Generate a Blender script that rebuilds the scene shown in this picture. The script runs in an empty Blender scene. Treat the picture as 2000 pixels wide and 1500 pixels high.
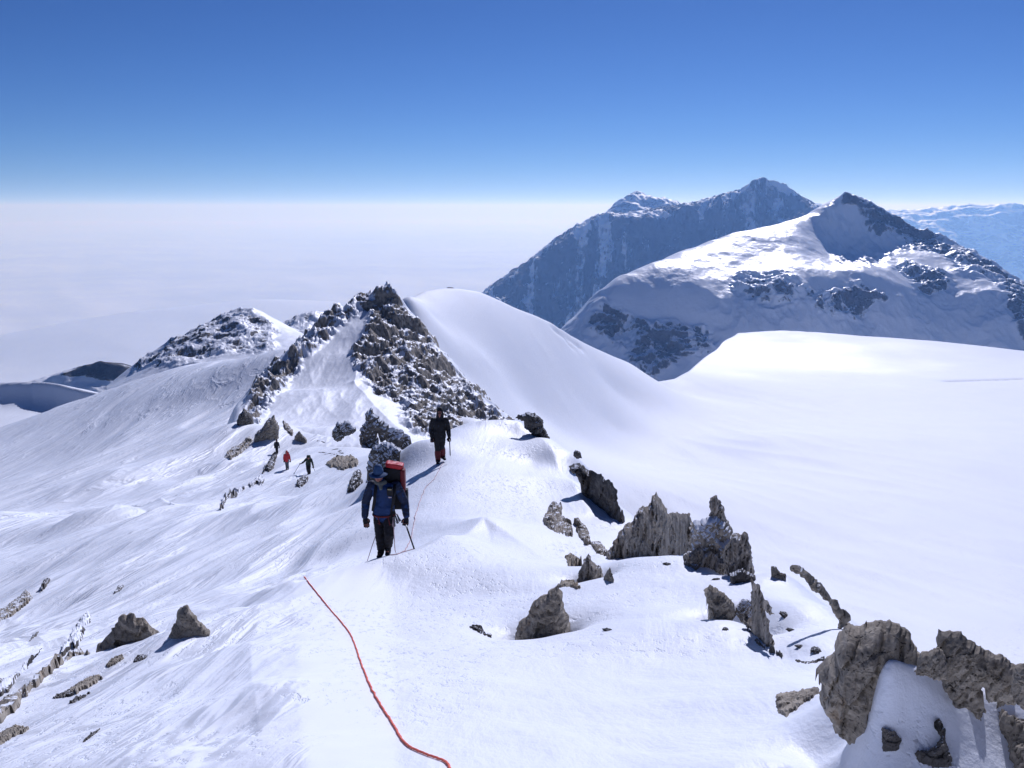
import bpy, math, random
import numpy as np
from mathutils import Vector, Matrix
from mathutils.geometry import delaunay_2d_cdt

R = math.radians
SC = bpy.context.scene
COL = SC.collection
# ------------------------------------------------------------------ camera
F = 1732.0                       # focal length in photo pixels (photo 2000 x 1500)
PITCH = R(11.2)
cam_d = bpy.data.cameras.new('camera')
cam_d.sensor_width = 36.0
cam_d.lens = 36.0 * F / 2000.0
cam_d.clip_start = 0.2
cam_d.clip_end = 400000.0
cam = bpy.data.objects.new('camera', cam_d)
COL.objects.link(cam)
cam.location = (0, 0, 0)         # the eye; heights are relative to it
cam.rotation_euler = (R(90) - PITCH, 0, 0)
SC.camera = cam
# ------------------------------------------------------------------ sky and sun
SUN_AZ, SUN_EL = R(17), R(35)    # azimuth clockwise from +Y
world = bpy.data.worlds.new('World')
SC.world = world
world.use_nodes = True
wn = world.node_tree
bg = wn.nodes['Background']
sky = wn.nodes.new('ShaderNodeTexSky')
sky.sky_type = 'NISHITA'
sky.sun_disc = False
sky.sun_elevation = SUN_EL
sky.sun_rotation = SUN_AZ
sky.altitude = 3800.0
sky.air_density = 1.0
sky.dust_density = 1.0
sky.ozone_density = 6.0
sc_ = wn.nodes.new('ShaderNodeVectorMath'); sc_.operation = 'SCALE'; sc_.inputs[3].default_value = 0.105
gm_ = wn.nodes.new('ShaderNodeGamma'); gm_.inputs[1].default_value = 1.38
wn.links.new(sky.outputs[0], sc_.inputs[0]); wn.links.new(sc_.outputs[0], gm_.inputs[0])
kd_ = wn.nodes.new('ShaderNodeVectorMath'); kd_.operation = 'MULTIPLY_ADD'; kd_.inputs[1].default_value = (.20,) * 3; kd_.inputs[2].default_value = (1,) * 3
dv_ = wn.nodes.new('ShaderNodeVectorMath'); dv_.operation = 'DIVIDE'
wn.links.new(gm_.outputs[0], kd_.inputs[0]); wn.links.new(gm_.outputs[0], dv_.inputs[0]); wn.links.new(kd_.outputs[0], dv_.inputs[1])
wn.links.new(dv_.outputs[0], bg.inputs[0])       # a thinner, deeper blue high-altitude sky
bg.inputs[1].default_value = 0.54
sun_d = bpy.data.lights.new('sun', 'SUN')
sun_d.energy = 3.8
sun_d.angle = R(0.53)
sun_d.color = (1.0, 0.935, 0.835)
sun = bpy.data.objects.new('sun', sun_d)
COL.objects.link(sun)
SUNV = Vector((math.sin(SUN_AZ) * math.cos(SUN_EL), math.cos(SUN_AZ) * math.cos(SUN_EL), math.sin(SUN_EL)))
sun.rotation_euler = SUNV.to_track_quat('Z', 'Y').to_euler()
SC.view_settings.view_transform = 'Standard'
SC.view_settings.look = 'None'
SC.view_settings.exposure = 0.0
SC.view_settings.gamma = 1.0
SC.view_settings.use_white_balance = True      # the camera's daylight setting renders this light cool
SC.view_settings.white_balance_temperature = 5270
SC.view_settings.white_balance_tint = 22
SC.render.engine = 'CYCLES'
SC.cycles.use_denoising = True
SC.cycles.max_bounces = 6
SC.cycles.diffuse_bounces = 3
SC.cycles.glossy_bounces = 2
SC.cycles.volume_bounces = 1
# ------------------------------------------------------------------ noise
def _h(ix, iy, iz, seed):
    n = (ix.astype(np.int64) * 374761393 + iy.astype(np.int64) * 668265263 + iz.astype(np.int64) * 2147483647 + seed * 1274126177) & 0xFFFFFFFF
    n = ((n ^ (n >> 13)) * 1274126177) & 0xFFFFFFFF
    n = ((n ^ (n >> 16)) * 2246822519) & 0xFFFFFFFF
    return (n ^ (n >> 15)) & 0xFFFF

_G3 = np.array([(1, 1, 0), (-1, 1, 0), (1, -1, 0), (-1, -1, 0), (1, 0, 1), (-1, 0, 1), (1, 0, -1), (-1, 0, -1),
                (0, 1, 1), (0, -1, 1), (0, 1, -1), (0, -1, -1), (1, 1, 0), (-1, 1, 0), (0, -1, 1), (0, -1, -1)], float)
_GA = np.stack([np.cos(np.arange(64) * math.tau / 64), np.sin(np.arange(64) * math.tau / 64)], 1) * 1.4

def perlin2(x, y, seed=0):
    ix, iy = np.floor(x), np.floor(y)
    fx, fy = x - ix, y - iy
    u = fx * fx * fx * (fx * (fx * 6 - 15) + 10); v = fy * fy * fy * (fy * (fy * 6 - 15) + 10)
    zz = np.zeros(1)
    def g(dx, dy):
        k = _GA[_h(ix + dx, iy + dy, zz, seed) & 63]
        return k[..., 0] * (fx - dx) + k[..., 1] * (fy - dy)
    a = g(0, 0); b = g(1, 0); c = g(0, 1); d = g(1, 1)
    return (a + (b - a) * u) * (1 - v) + (c + (d - c) * u) * v

def perlin3(p, seed=0):
    i = np.floor(p); f = p - i
    w = f * f * f * (f * (f * 6 - 15) + 10)
    out = 0
    for dx in (0, 1):
        for dy in (0, 1):
            for dz in (0, 1):
                g = _G3[_h(i[:, 0] + dx, i[:, 1] + dy, i[:, 2] + dz, seed) & 15]
                d = g[:, 0] * (f[:, 0] - dx) + g[:, 1] * (f[:, 1] - dy) + g[:, 2] * (f[:, 2] - dz)
                out = out + d * (w[:, 0] if dx else 1 - w[:, 0]) * (w[:, 1] if dy else 1 - w[:, 1]) * (w[:, 2] if dz else 1 - w[:, 2])
    return out

def fbm2(x, y, lam, octs=4, seed=0, gain=0.5, ridged=False, rmin=None):
    """sum of octaves starting at wavelength lam; octaves finer than rmin fade out"""
    s = 0; a = 1.0
    for o in range(octs):
        l = lam / 2 ** o
        n = perlin2(x / l + 17.3 * o, y / l - 9.1 * o, seed + o)
        if ridged: n = 0.5 - np.abs(n) * 1.6
        if rmin is not None: n = n * np.clip((l / rmin - 1.0), 0, 1)
        s = s + a * n; a *= gain
    return s

def fbm3(p, lam, octs=4, seed=0, gain=0.5, ridged=False):
    s = 0; a = 1.0
    for o in range(octs):
        n = perlin3(p / (lam / 2 ** o) + 13.7 * o, seed + o)
        if ridged: n = 0.45 - np.abs(n) * 1.5
        s = s + a * n; a *= gain
    return s

def sstep(a, b, x):
    t = np.clip((x - a) / (b - a), 0, 1)
    return t * t * (3 - 2 * t)

# ------------------------------------------------------------------ survey: a bearing, a slope and a distance make a point
_cp, _sp = math.cos(PITCH), math.sin(PITCH)
def ray(px, py):
    px = np.asarray(px, float); py = np.asarray(py, float)
    u = (px - 1000) / F; v = (750 - py) / F
    x, y, z = u, _cp + _sp * v, -_sp + _cp * v
    return x, y, z                                # unnormalised direction
def at(px, py, Y):
    x, y, z = ray(px, py)
    k = np.asarray(Y, float) / y
    return np.stack([x * k, y * k, z * k], -1)

def tent(line, h, w):
    """a sharp crest: height h on the line, fading over w metres"""
    L = [at(*p) for p in line]
    def g(x, y):
        x = np.asarray(x, float); y = np.asarray(y, float); d = np.full(x.shape, 1e18)
        for a, c in zip(L[:-1], L[1:]):
            ex, ey = c[0] - a[0], c[1] - a[1]
            t = np.clip(((x - a[0]) * ex + (y - a[1]) * ey) / (ex * ex + ey * ey + 1e-9), 0, 1)
            d = np.minimum(d, (x - a[0] - t * ex) ** 2 + (y - a[1] - t * ey) ** 2)
        return h * np.exp(-np.sqrt(d) / w)
    return g
def drop(line, k, w):
    """ground falls away beyond an edge"""
    L = np.array([at(*p) for p in line]); th = np.arctan2(L[:, 0], L[:, 1]); re = np.hypot(L[:, 0], L[:, 1])
    o = np.argsort(th); th, re = th[o], re[o]
    def g(x, y):
        t = np.arctan2(x, y); e = np.maximum(np.hypot(x, y) - np.interp(t, th, re), 0)
        return -k * e * e / (e + w)
    return g

def scarp(line, k, depth):
    """a steep face on the near side of a crest"""
    L = np.array([at(*p) for p in line]); th = np.arctan2(L[:, 0], L[:, 1]); re = np.hypot(L[:, 0], L[:, 1])
    o = np.argsort(th); th, re = th[o], re[o]
    def g(x, y):
        e = np.maximum(np.interp(np.arctan2(x, y), th, re) - np.hypot(x, y), 0)
        return -depth * (1 - np.exp(-k * e * e / (e + 4.0) / depth))
    return g

# ------------------------------------------------------------------ thin-plate heightfields on a fan that is denser close by
class Field:
    def __init__(self, pts, az, rr, nt, nr, detail=None, smooth=1e-4, base=()):
        P = np.array([at(*p) for p in pts])
        r = np.hypot(P[:, 0], P[:, 1])
        c = np.stack([np.arctan2(P[:, 0], P[:, 1]), np.log(r)], 1)
        val = (P[:, 2] - sum(g(P[:, 0], P[:, 1]) for g in base)) / r
        n = len(c)
        d2 = ((c[:, None] - c[None]) ** 2).sum(-1)
        K = 0.5 * d2 * np.log(d2 + 1e-12) + np.eye(n) * smooth
        Q = np.concatenate([np.ones((n, 1)), c], 1)
        A = np.zeros((n + 3, n + 3)); A[:n, :n] = K; A[:n, n:] = Q; A[n:, :n] = Q.T
        w = np.linalg.solve(A, np.concatenate([val, np.zeros(3)]))
        self.t = np.linspace(R(az[0]), R(az[1]), nt)
        self.l = np.linspace(math.log(rr[0]), math.log(rr[1]), nr)
        T, L = np.meshgrid(self.t, self.l, indexing='ij')
        g = np.stack([T.ravel(), L.ravel()], 1)
        V = np.empty(len(g))
        for s in range(0, len(g), 20000):
            q = g[s:s + 20000]
            e = ((q[:, None] - c[None]) ** 2).sum(-1)
            V[s:s + 20000] = (0.5 * e * np.log(e + 1e-12)) @ w[:n] + w[n] + q @ w[n + 1:]
        rg = np.exp(L)
        self.x, self.y = rg * np.sin(T), rg * np.cos(T)
        self.z = V.reshape(nt, nr) * rg
        self.rg = rg; self.T = T
        for g in base: self.z = self.z + g(self.x, self.y)
        if detail is not None: self.z = self.z + detail(self)
    def uv(self):                                  # where each grid point shows in the photograph's frame (for surface cover masks)
        yc = self.y * _cp - self.z * _sp
        zc = self.y * _sp + self.z * _cp
        return 1000 + F * self.x / yc, 750 - F * zc / yc
    def height(self, x, y):
        x = np.asarray(x, float); y = np.asarray(y, float)
        t = np.arctan2(x, y); l = np.log(np.hypot(x, y) + 1e-9)
        a = np.clip((t - self.t[0]) / (self.t[1] - self.t[0]), 0, len(self.t) - 1.001)
        b = np.clip((l - self.l[0]) / (self.l[1] - self.l[0]), 0, len(self.l) - 1.001)
        i = a.astype(int); j = b.astype(int); a = a - i; b = b - j
        z = self.z
        return (z[i, j] * (1 - a) + z[i + 1, j] * a) * (1 - b) + (z[i, j + 1] * (1 - a) + z[i + 1, j + 1] * a) * b
    def hit(self, px, py, n=1500):
        """first ground point along the line of sight"""
        px = np.atleast_1d(np.asarray(px, float)); py = np.atleast_1d(np.asarray(py, float))
        x, y, z = ray(px, py)
        h = np.hypot(x, y)
        rs = np.exp(np.linspace(self.l[0], self.l[-1], n))
        X = (x / h)[:, None] * rs; Y = (y / h)[:, None] * rs; Z = (z / h)[:, None] * rs
        D = Z - self.height(X, Y)
        below = D < 0
        k = np.where(below.any(1), below.argmax(1), n - 1)
        k = np.maximum(k, 1)
        m = np.arange(len(px))
        d0, d1 = D[m, k - 1], D[m, k]
        f = np.where(below.any(1), d0 / (d0 - d1 + 1e-12), 1.0)
        rr = rs[k - 1] + (rs[k] - rs[k - 1]) * np.clip(f, 0, 1)
        return np.stack([x / h * rr, y / h * rr, z / h * rr], 1), below.any(1)
    def mesh(self, name, mat, attrs=None):
        nt, nr = self.x.shape
        co = np.stack([self.x.ravel(), self.y.ravel(), self.z.ravel()], 1)
        i = np.arange(nt * nr).reshape(nt, nr)
        q = np.stack([i[:-1, :-1], i[1:, :-1], i[1:, 1:], i[:-1, 1:]], -1).reshape(-1, 4)
        # fan: first index is bearing (left to right), second is distance
        return mesh_np(name, co, q, mat, attrs=attrs)

def mesh_np(name, co, faces, mat, parent=None, attrs=None, smooth=True):
    me = bpy.data.meshes.new(name)
    faces = np.asarray(faces); k = faces.shape[1]
    me.vertices.add(len(co)); me.vertices.foreach_set('co', np.asarray(co, np.float32).ravel())
    me.loops.add(faces.size); me.loops.foreach_set('vertex_index', faces.astype(np.int32).ravel())
    me.polygons.add(len(faces))
    me.polygons.foreach_set('loop_start', np.arange(0, faces.size, k, dtype=np.int32))
    me.polygons.foreach_set('loop_total', np.full(len(faces), k, np.int32))
    me.polygons.foreach_set('use_smooth', np.full(len(faces), smooth, bool))
    for kx, a in (attrs or {}).items():
        at_ = me.attributes.new(kx, 'FLOAT', 'POINT'); at_.data.foreach_set('value', np.asarray(a, np.float32).ravel())
    me.update(calc_edges=True)
    me.materials.append(mat)
    o = bpy.data.objects.new(name, me)
    COL.objects.link(o)
    if parent: o.parent = parent
    return o

def inside(poly, x, y):
    """signed: >0 inside; returns distance to the outline, negative outside"""
    P = np.asarray(poly, float); x = np.asarray(x, float); y = np.asarray(y, float)
    ins = np.zeros(x.shape, bool); dd = np.full(x.shape, 1e18)
    for k in range(len(P)):
        (x0, y0), (x1, y1) = P[k], P[(k + 1) % len(P)]
        if y0 != y1:
            c = ((y0 > y) != (y1 > y)) & (x < (x1 - x0) * (y - y0) / (y1 - y0) + x0)
            ins ^= c
        L = (x1 - x0) ** 2 + (y1 - y0) ** 2 + 1e-12
        t = np.clip(((x - x0) * (x1 - x0) + (y - y0) * (y1 - y0)) / L, 0, 1)
        dd = np.minimum(dd, (x - x0 - t * (x1 - x0)) ** 2 + (y - y0 - t * (y1 - y0)) ** 2)
    d = np.sqrt(dd)
    return np.where(ins, d, -d)

def tag(o, label=None, cat=None, group=None, kind=None):
    if label: o['label'] = label
    if cat: o['category'] = cat
    if group: o['group'] = group
    if kind: o['kind'] = kind
    return o

# ------------------------------------------------------------------ materials
class NT:
    def __init__(self, name):
        self.m = bpy.data.materials.new(name); self.m.use_nodes = True
        self.t = self.m.node_tree; self.b = self.t.nodes['Principled BSDF']
        self.out = self.t.nodes['Material Output']
    def n(self, typ, ins=None, **kw):
        nd = self.t.nodes.new(typ)
        for k, v in kw.items(): setattr(nd, k, v)
        for k, v in (ins or {}).items():
            self.set(nd.inputs[k], v)
        return nd
    def set(self, sock, v):
        if isinstance(v, bpy.types.NodeSocket): self.t.links.new(v, sock)
        else: sock.default_value = v
    def math(self, op, a, b=0.5, c=0.0, clamp=False):
        nd = self.n('ShaderNodeMath', operation=op, use_clamp=clamp)
        self.set(nd.inputs[0], a); self.set(nd.inputs[1], b); self.set(nd.inputs[2], c)
        return nd.outputs[0]
    def mixc(self, f, a, b, mode='MIX'):
        nd = self.n('ShaderNodeMix', data_type='RGBA', blend_type=mode)
        self.set(nd.inputs[0], f); self.set(nd.inputs[6], a); self.set(nd.inputs[7], b)
        return nd.outputs[2]
    def noise(self, vec, scale, detail=4.0, rough=0.5, dist=0.0):
        nd = self.n('ShaderNodeTexNoise', {'Scale': scale, 'Detail': detail, 'Roughness': rough, 'Distortion': dist})
        if vec is not None: self.set(nd.inputs['Vector'], vec)
        return nd.outputs[0]
    def ramp(self, f, stops):
        nd = self.n('ShaderNodeValToRGB'); e = nd.color_ramp.elements
        while len(e) < len(stops): e.new(0.5)
        for k, (p, c) in enumerate(stops):
            e[k].position = p; e[k].color = (*c, 1) if len(c) == 3 else c
        self.set(nd.inputs[0], f)
        return nd.outputs[0]
    def smooth(self, x, a, b):
        nd = self.n('ShaderNodeMapRange', interpolation_type='SMOOTHSTEP')
        self.set(nd.inputs[0], x); self.set(nd.inputs[1], a); self.set(nd.inputs[2], b)
        return nd.outputs[0]
    def coord(self, kind='Object'):
        return self.n('ShaderNodeTexCoord').outputs[kind]
    def mapped(self, vec, scale=(1, 1, 1), rot=(0, 0, 0)):
        return self.n('ShaderNodeMapping', {'Vector': vec, 'Scale': scale, 'Rotation': rot}).outputs[0]
    def bump(self, h, strength, dist, normal=None):
        nd = self.n('ShaderNodeBump', {'Strength': strength, 'Distance': dist, 'Height': h})
        if normal is not None: self.set(nd.inputs['Normal'], normal)
        return nd.outputs[0]
    def attr(self, name):
        return self.n('ShaderNodeAttribute', attribute_name=name).outputs['Fac']

SNOW = (0.84, 0.865, 0.92, 1)

def snow_material(name, scale=1.0, streak_rot=0.0, grit=0.0, bump=0.3, rough=0.5, spec=0.35):
    """wind-packed snow: fine crust, shallow dents and wind streaks"""
    k = NT(name); c = k.coord('Object')
    s1 = k.mapped(c, (1.0 / scale, 0.22 / scale, 1.0 / scale), (0, 0, streak_rot))
    n1 = k.noise(s1, 2.2, 6, 0.6, 0.4)
    n2 = k.noise(k.mapped(c, (1 / scale,) * 3), 9.0, 5, 0.62)
    n3 = k.noise(k.mapped(c, (1 / scale,) * 3), 0.35, 3, 0.5)
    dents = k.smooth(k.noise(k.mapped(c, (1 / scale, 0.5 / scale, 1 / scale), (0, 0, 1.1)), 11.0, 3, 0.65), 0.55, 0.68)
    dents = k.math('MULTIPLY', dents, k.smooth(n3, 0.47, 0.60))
    n4 = k.noise(k.mapped(c, (0.55 / scale, 0.10 / scale, 0.3 / scale), (0, 0, streak_rot - 0.25)), 1.0, 7, 0.62, 0.8)   # long wind streaks
    h = k.math('ADD', k.math('MULTIPLY', n1, 0.8), k.math('MULTIPLY', n2, 0.4))
    h = k.math('ADD', h, k.math('MULTIPLY', n4, 1.4))
    h = k.math('SUBTRACT', h, k.math('MULTIPLY', dents, 1.6))
    if scale == 1.0:                               # sastrugi on the wind-scoured flank
        turned = k.mapped(c, (1, 1, 1), (0, 0, 0.16)); fl = k.attr('flank')
        for sx, sy, wgt in ((1.1, 0.15, 1.1), (0.42, 0.05, 5.0), (0.14, 0.02, 15.0)):
            q = k.noise(k.mapped(turned, (sx, sy, 0.3)), 1.0, 5, 0.55, 0.6)
            rdg = k.math('POWER', k.math('SUBTRACT', 1.0, k.math('ABSOLUTE', k.math('MULTIPLY_ADD', q, 2.6, -1.3)), clamp=True), 2.2)
            cut = k.smooth(q, 0.50, 0.56)
            h = k.math('ADD', h, k.math('MULTIPLY', fl, k.math('MULTIPLY', k.math('ADD', k.math('MULTIPLY', rdg, 0.6), cut), wgt)))
    col = k.mixc(k.smooth(n3, 0.3, 0.7), (0.83, 0.86, 0.92, 1), (0.86, 0.885, 0.935, 1))
    col = k.mixc(k.math('MULTIPLY', dents, 0.42 if scale == 1.0 else 0.0), col, (0.52, 0.60, 0.76, 1))   # bluish shade of the dents put into the snow colour
    if grit:
        g = k.smooth(k.noise(k.mapped(c, (1 / scale,) * 3), 26.0, 2, 0.5), 0.66, 0.74)
        g = k.math('MULTIPLY', k.math('MULTIPLY', g, k.smooth(n3, 0.44, 0.6)), grit)
        col = k.mixc(g, col, (0.34, 0.32, 0.31, 1))
    k.set(k.b.inputs['Base Color'], col)
    k.b.inputs['Roughness'].default_value = rough
    k.b.inputs['Specular IOR Level'].default_value = spec
    k.set(k.b.inputs['Normal'], k.bump(h, bump, 0.10 * scale))
    return k.m
# ------------------------------------------------------------------ materials of the setting
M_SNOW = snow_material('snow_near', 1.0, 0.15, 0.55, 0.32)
M_SNOWFAR = snow_material('snow_basin', 14.0, 0.5, 0.0, 0.25, 0.62, 0.15)

def mountain_material(name, scale, rock=(0.16, 0.15, 0.145), snow_lo=0.62, snow_hi=0.78, rough=0.45, spec=0.4, mask_gain=1.0):
    """rock where it is steep or bare, snow where it can lie; 'bare' is a surface cover attribute (-1 snow .. +1 rock)"""
    k = NT(name); c = k.coord('Object')
    geo = k.n('ShaderNodeNewGeometry')
    nz = k.n('ShaderNodeSeparateXYZ', {'Vector': geo.outputs['Normal']}).outputs[2]
    na = k.noise(k.mapped(c, (1 / scale,) * 3), 1.0, 8, 0.62, 0.3)
    nb = k.noise(k.mapped(c, (1 / scale,) * 3), 6.0, 5, 0.6)
    v = k.math('ADD', nz, k.math('MULTIPLY', k.math('SUBTRACT', na, 0.5), 0.9))
    v = k.math('ADD', v, k.math('MULTIPLY', k.math('SUBTRACT', nb, 0.5), 0.35))
    v = k.math('SUBTRACT', v, k.math('MULTIPLY', k.attr('bare'), mask_gain))
    f = k.smooth(v, snow_lo, snow_hi)
    rc = k.mixc(k.smooth(na, 0.35, 0.65), tuple(x * 0.7 for x in rock) + (1,), tuple(x * 1.3 for x in rock) + (1,))
    col = k.mixc(f, rc, (0.84, 0.865, 0.92, 1))
    k.set(k.b.inputs['Base Color'], col)
    k.set(k.b.inputs['Roughness'], k.math('ADD', k.math('MULTIPLY', f, rough - 0.85), 0.85))
    k.set(k.b.inputs['Specular IOR Level'], k.math('ADD', k.math('MULTIPLY', f, spec - 0.25), 0.25))
    h = k.math('ADD', k.math('MULTIPLY', na, 1.0), k.math('MULTIPLY', nb, 0.3))
    h = k.math('MULTIPLY', h, k.math('SUBTRACT', 1.15, f))
    k.set(k.b.inputs['Normal'], k.bump(h, 0.8, scale * 0.35))
    return k.m

# ------------------------------------------------------------------ the snow ridge we stand on, its left flank and the slope beyond
NEAR = [
 # foot of the frame and under the camera
 (700,1500,4.2),(1000,1500,4.3),(1300,1500,4.2),(1550,1500,4.05),(1680,1500,3.95),(530,1500,4.3),(300,1500,4.7),(100,1500,5.2),(-150,1500,5.9),
 (-150,1680,4.2),(300,1700,3.3),(700,1700,2.9),(1200,1700,2.9),(1700,1700,2.6),(2150,1700,2.5),
 # well outside the frame
 (2900,1800,1.9),(2900,1700,2.4),(2900,1600,5.5),(2900,1600,22),(2900,1560,80),(2900,1530,200),(-900,1700,2.6),(-900,1560,5.5),(-900,1380,14),(-900,1250,32),(-900,1150,75),(-900,1060,200),(-900,1060,350),
 # left edge of the bench, then the flank falling to the left
 (505,1350,6.2),(490,1250,8.5),(510,1185,11.0),(595,1127,13.5),
 (450,1350,6.9),(440,1450,5.4),(440,1270,9.0),(300,1350,7.5),(100,1350,8.6),(-100,1350,10),(410,1245,9.6),(360,1235,9.9),(250,1262,10.3),(100,1290,11.2),(-50,1345,10.6),
 (455,1200,12.5),(365,1185,16),(250,1190,20),(150,1200,23),(0,1200,27),(-150,1230,29),
 (545,1128,17.5),(400,1100,25),(300,1100,29),(150,1100,34),(0,1100,39),(-150,1110,42),
 (640,1090,19.5),(560,1040,27),(450,1000,39),(330,1000,45),(200,1000,54),(0,1000,64),(-150,1020,66),
 # the bench
 (850,1250,9.3),(1000,1250,9.4),(700,1250,9.2),(600,1250,9.0),(850,1150,12.7),(1000,1140,12.8),(700,1140,12.9),(600,1150,12.8),(930,1090,14.2),(1050,1160,12.3),
 (1130,1148,12),(1060,1245,9.6),(850,1380,5.9),(1100,1380,5.9),(1350,1380,5.7),(600,1380,5.9),(1200,1200,10.2),(1300,1120,12),(1250,1085,13.5),(1330,1087,13.2),
 (1350,1180,10.2),(1400,1215,8.9),(1400,1100,12.3),(1470,1132,11),(1500,1260,7.8),(1300,1290,7.8),(1450,1300,7.2),(1540,1290,7.2),(1600,1340,5.8),(1560,1400,5.0),
 (1520,1120,11),(1600,1180,9),(1650,1225,7.7),(1580,1250,7.4),
 # snow between the boulders at the right
 (1718,1294,3.95),(1735,1285,3.98),(1765,1283,4.0),(1805,1286,4.02),(1842,1299,4.01),(1870,1345,3.97),(1900,1362,3.95),(1930,1364,3.95),(1960,1346,3.98),(1995,1352,3.98),(1715,1340,3.92),(1722,1400,3.86),(1732,1455,3.80),(1770,1400,3.84),(1850,1500,3.64),(1950,1420,3.82),(1760,1345,4.5),(1840,1350,4.5),(1920,1395,4.5),(1690,1330,4.6),
 (2100,1400,3.95),(2100,1550,3.5),(1660,1440,4.25),(1620,1360,5.2),
 # where the front climber stands, the hump behind him and the second climber's crest
 (640,1117,13.7),(700,1102,13.85),(745,1090,14.0),(810,1078,14.45),(870,1048,16.0),(690,1110,15.4),(745,1091,15.9),(800,1081,16.0),(640,1120,16.2),(690,1040,20.5),(840,928,25.5),(825,943,24.8),(800,962,24),(760,1003,22.2),
 (945,1012,18.6),(870,1040,18.3),(1000,1045,17.5),(1050,1080,16),(1130,1110,14.5),
 (945,1003,21),(1000,1020,20),(1060,1045,18),
 (820,980,22.5),(862,907,27),(930,860,30.5),(1010,820,33.5),(803,868,29.5),(850,858,30.5),(885,838,32),(917,826,33),(960,820,33.5),
 (1050,900,29),(1100,960,25),(1150,1010,22),(1190,1050,18.5),(1100,1040,19.5),(1030,860,32),(1075,858,32),(1120,890,29.5),(1170,960,25.5),(1218,1016,21.5),
 (800,930,26.5),(760,940,28),(740,925,31),(725,960,28.5),
 # hidden: behind the crest
 (860,880,42),(1000,870,45),(780,900,40),(1000,920,70),(860,900,75),(930,880,55),
 (1080,890,36),(1150,960,33),(1230,1040,28),(1300,1060,25),(1420,1160,19),(1550,1180,15),(1700,1290,11),(1850,1345,8.2),(2000,1390,7.5),(2150,1410,7),
 (1500,1330,30),(1800,1430,25),(2150,1480,25),(1300,1230,45),(1200,1130,60),(1700,1450,80),(2150,1480,80),(1100,1000,80),
 (1300,1400,150),(1800,1500,150),(2150,1500,150),(1050,1000,150),(1050,1080,300),(1050,1150,450),(1200,1450,450),(1400,1500,450),(1800,1500,450),(2150,1500,450),
 # the climbers' slope and the hump at its left
 (700,960,33),(640,960,46),(600,950,52),(605,926,60),(562,918,78),(541,886,105),(690,915,54),(660,905,62),(500,960,66),(430,1000,58),(440,930,85),(450,896,100),(350,935,92),(250,975,80),
 (480,824,118),(461,828,116),(360,880,106),(288,905,99),(216,922,92),(170,952,85),(100,1015,66),(36,1071,50),
 # beyond it, the long slope
 (-150,905,225),(0,866,245),(150,792,275),(300,732,285),(450,705,268),(560,682,240),
 (100,905,195),(250,850,200),(400,780,220),(430,835,172),(350,872,155),(300,895,138),(200,932,118),(100,975,100),(0,1020,86),
 (600,862,110),(560,845,125),(650,872,95),(800,880,110),(700,855,118),(700,815,170),(600,815,180),(760,805,200),(900,850,170),(1000,870,150),
 (850,905,110),(850,905,140),(800,905,110),(950,930,110),(760,890,90),(1000,960,110),
 (745,780,300),(600,735,350),(900,830,250),(0,905,400),(300,785,400),(560,735,430),(-150,950,430),
]
def near_detail(f):
    rm = 0.018 * f.rg
    x, y, r, T = f.x, f.y, f.rg, f.T
    left = sstep(-0.16, -0.27, T)
    k = np.clip(r / 30, 0.25, 4.0)
    z = 0.06 * fbm2(x, y, 3.0, 5, 3, 0.55, rmin=rm)
    z = z + (0.05 + 0.15 * left) * fbm2(x - 0.12 * y, y * 0.2, 2.8, 4, 11, 0.6, ridged=True, rmin=rm) * sstep(4, 14, r) * (0.35 + 0.65 * left)
    z = z + 0.62 * left * fbm2(x * 0.95 - y * 0.18, y * 0.2, 7, 5, 21, 0.55, ridged=True, rmin=rm) * sstep(18, 70, r)
    z = z + 0.5 * fbm2(x, y * 0.4, 30, 4, 31, 0.5, rmin=rm) * sstep(60, 150, r)
    # wind-cut steps running along the flank
    for lx, ly, A, r0, r1, sd in ((1.6, 11.0, .07, 10, 45, 44), (3.0, 20.0, .15, 25, 110, 46), (5.0, 30.0, .26, 60, 240, 48), (9.0, 42.0, .48, 140, 600, 50)):
        xx = x - 0.16 * y
        s = perlin2(xx / lx, y / ly, sd) + 0.4 * perlin2(xx * 2.1 / lx, y * 1.7 / ly, sd + 1)
        big = perlin2(xx / (lx * 5), y / (ly * 2), sd + 3)
        wn_ = sstep(r0 * .7, r0 * 1.5, r) * sstep(r1 * 1.3, r1 * .7, r) * sstep(-0.25, 0.2, big)
        z = z + left * wn_ * A * (sstep(-0.02, 0.24, s) - 0.7 * sstep(-0.45, -0.12, s))
    return z
# hollows added behind the snow lip so the rocks' shadows drop out of sight
MOATS = [tent(L, -d, w) for L, d, w in (
    ([(1010,1235,10.15),(1060,1215,10.15),(1108,1212,10.15)], 0.42, 0.28), ([(1382,1200,9.25),(1425,1198,9.25)], 0.34, 0.24), ([(1128,1130,12.9),(1180,1120,12.9)], 0.30, 0.25),
    ([(1425,1110,11.9),(1472,1118,11.7)], 0.34, 0.26), ([(1450,1195,9.35),(1508,1245,8.5)], 0.30, 0.22), ([(1350,1085,13.6),(1420,1090,12.9)], 0.35, 0.3))]
near = Field(NEAR, (-52, 56), (1.3, 450), 1150, 900, near_detail, base=[
    tent([(235,982,64),(290,985,62),(318,1003,59),(345,1028,56)], 0.9, 1.6), tent([(225,1010,60),(270,1022,57),(310,1045,53)], -0.7, 2.5),
    tent([(640,1117,13.7),(700,1102,13.85),(745,1090,14.0),(810,1078,14.45),(870,1048,16.0),(945,1012,18.6),(1000,1045,17.5),(1060,1085,15.8)], 0.12, 0.6),
    tent([(917,826,33),(1010,820,33.5),(1060,870,31),(1110,930,27),(1150,1000,22.5)], 0.25, 1.2),
    *MOATS, tent([(505,1400,5.4),(490,1300,7.2),(488,1230,9.1),(510,1185,11),(595,1127,13.5)], 0.07, 0.5)])
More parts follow.
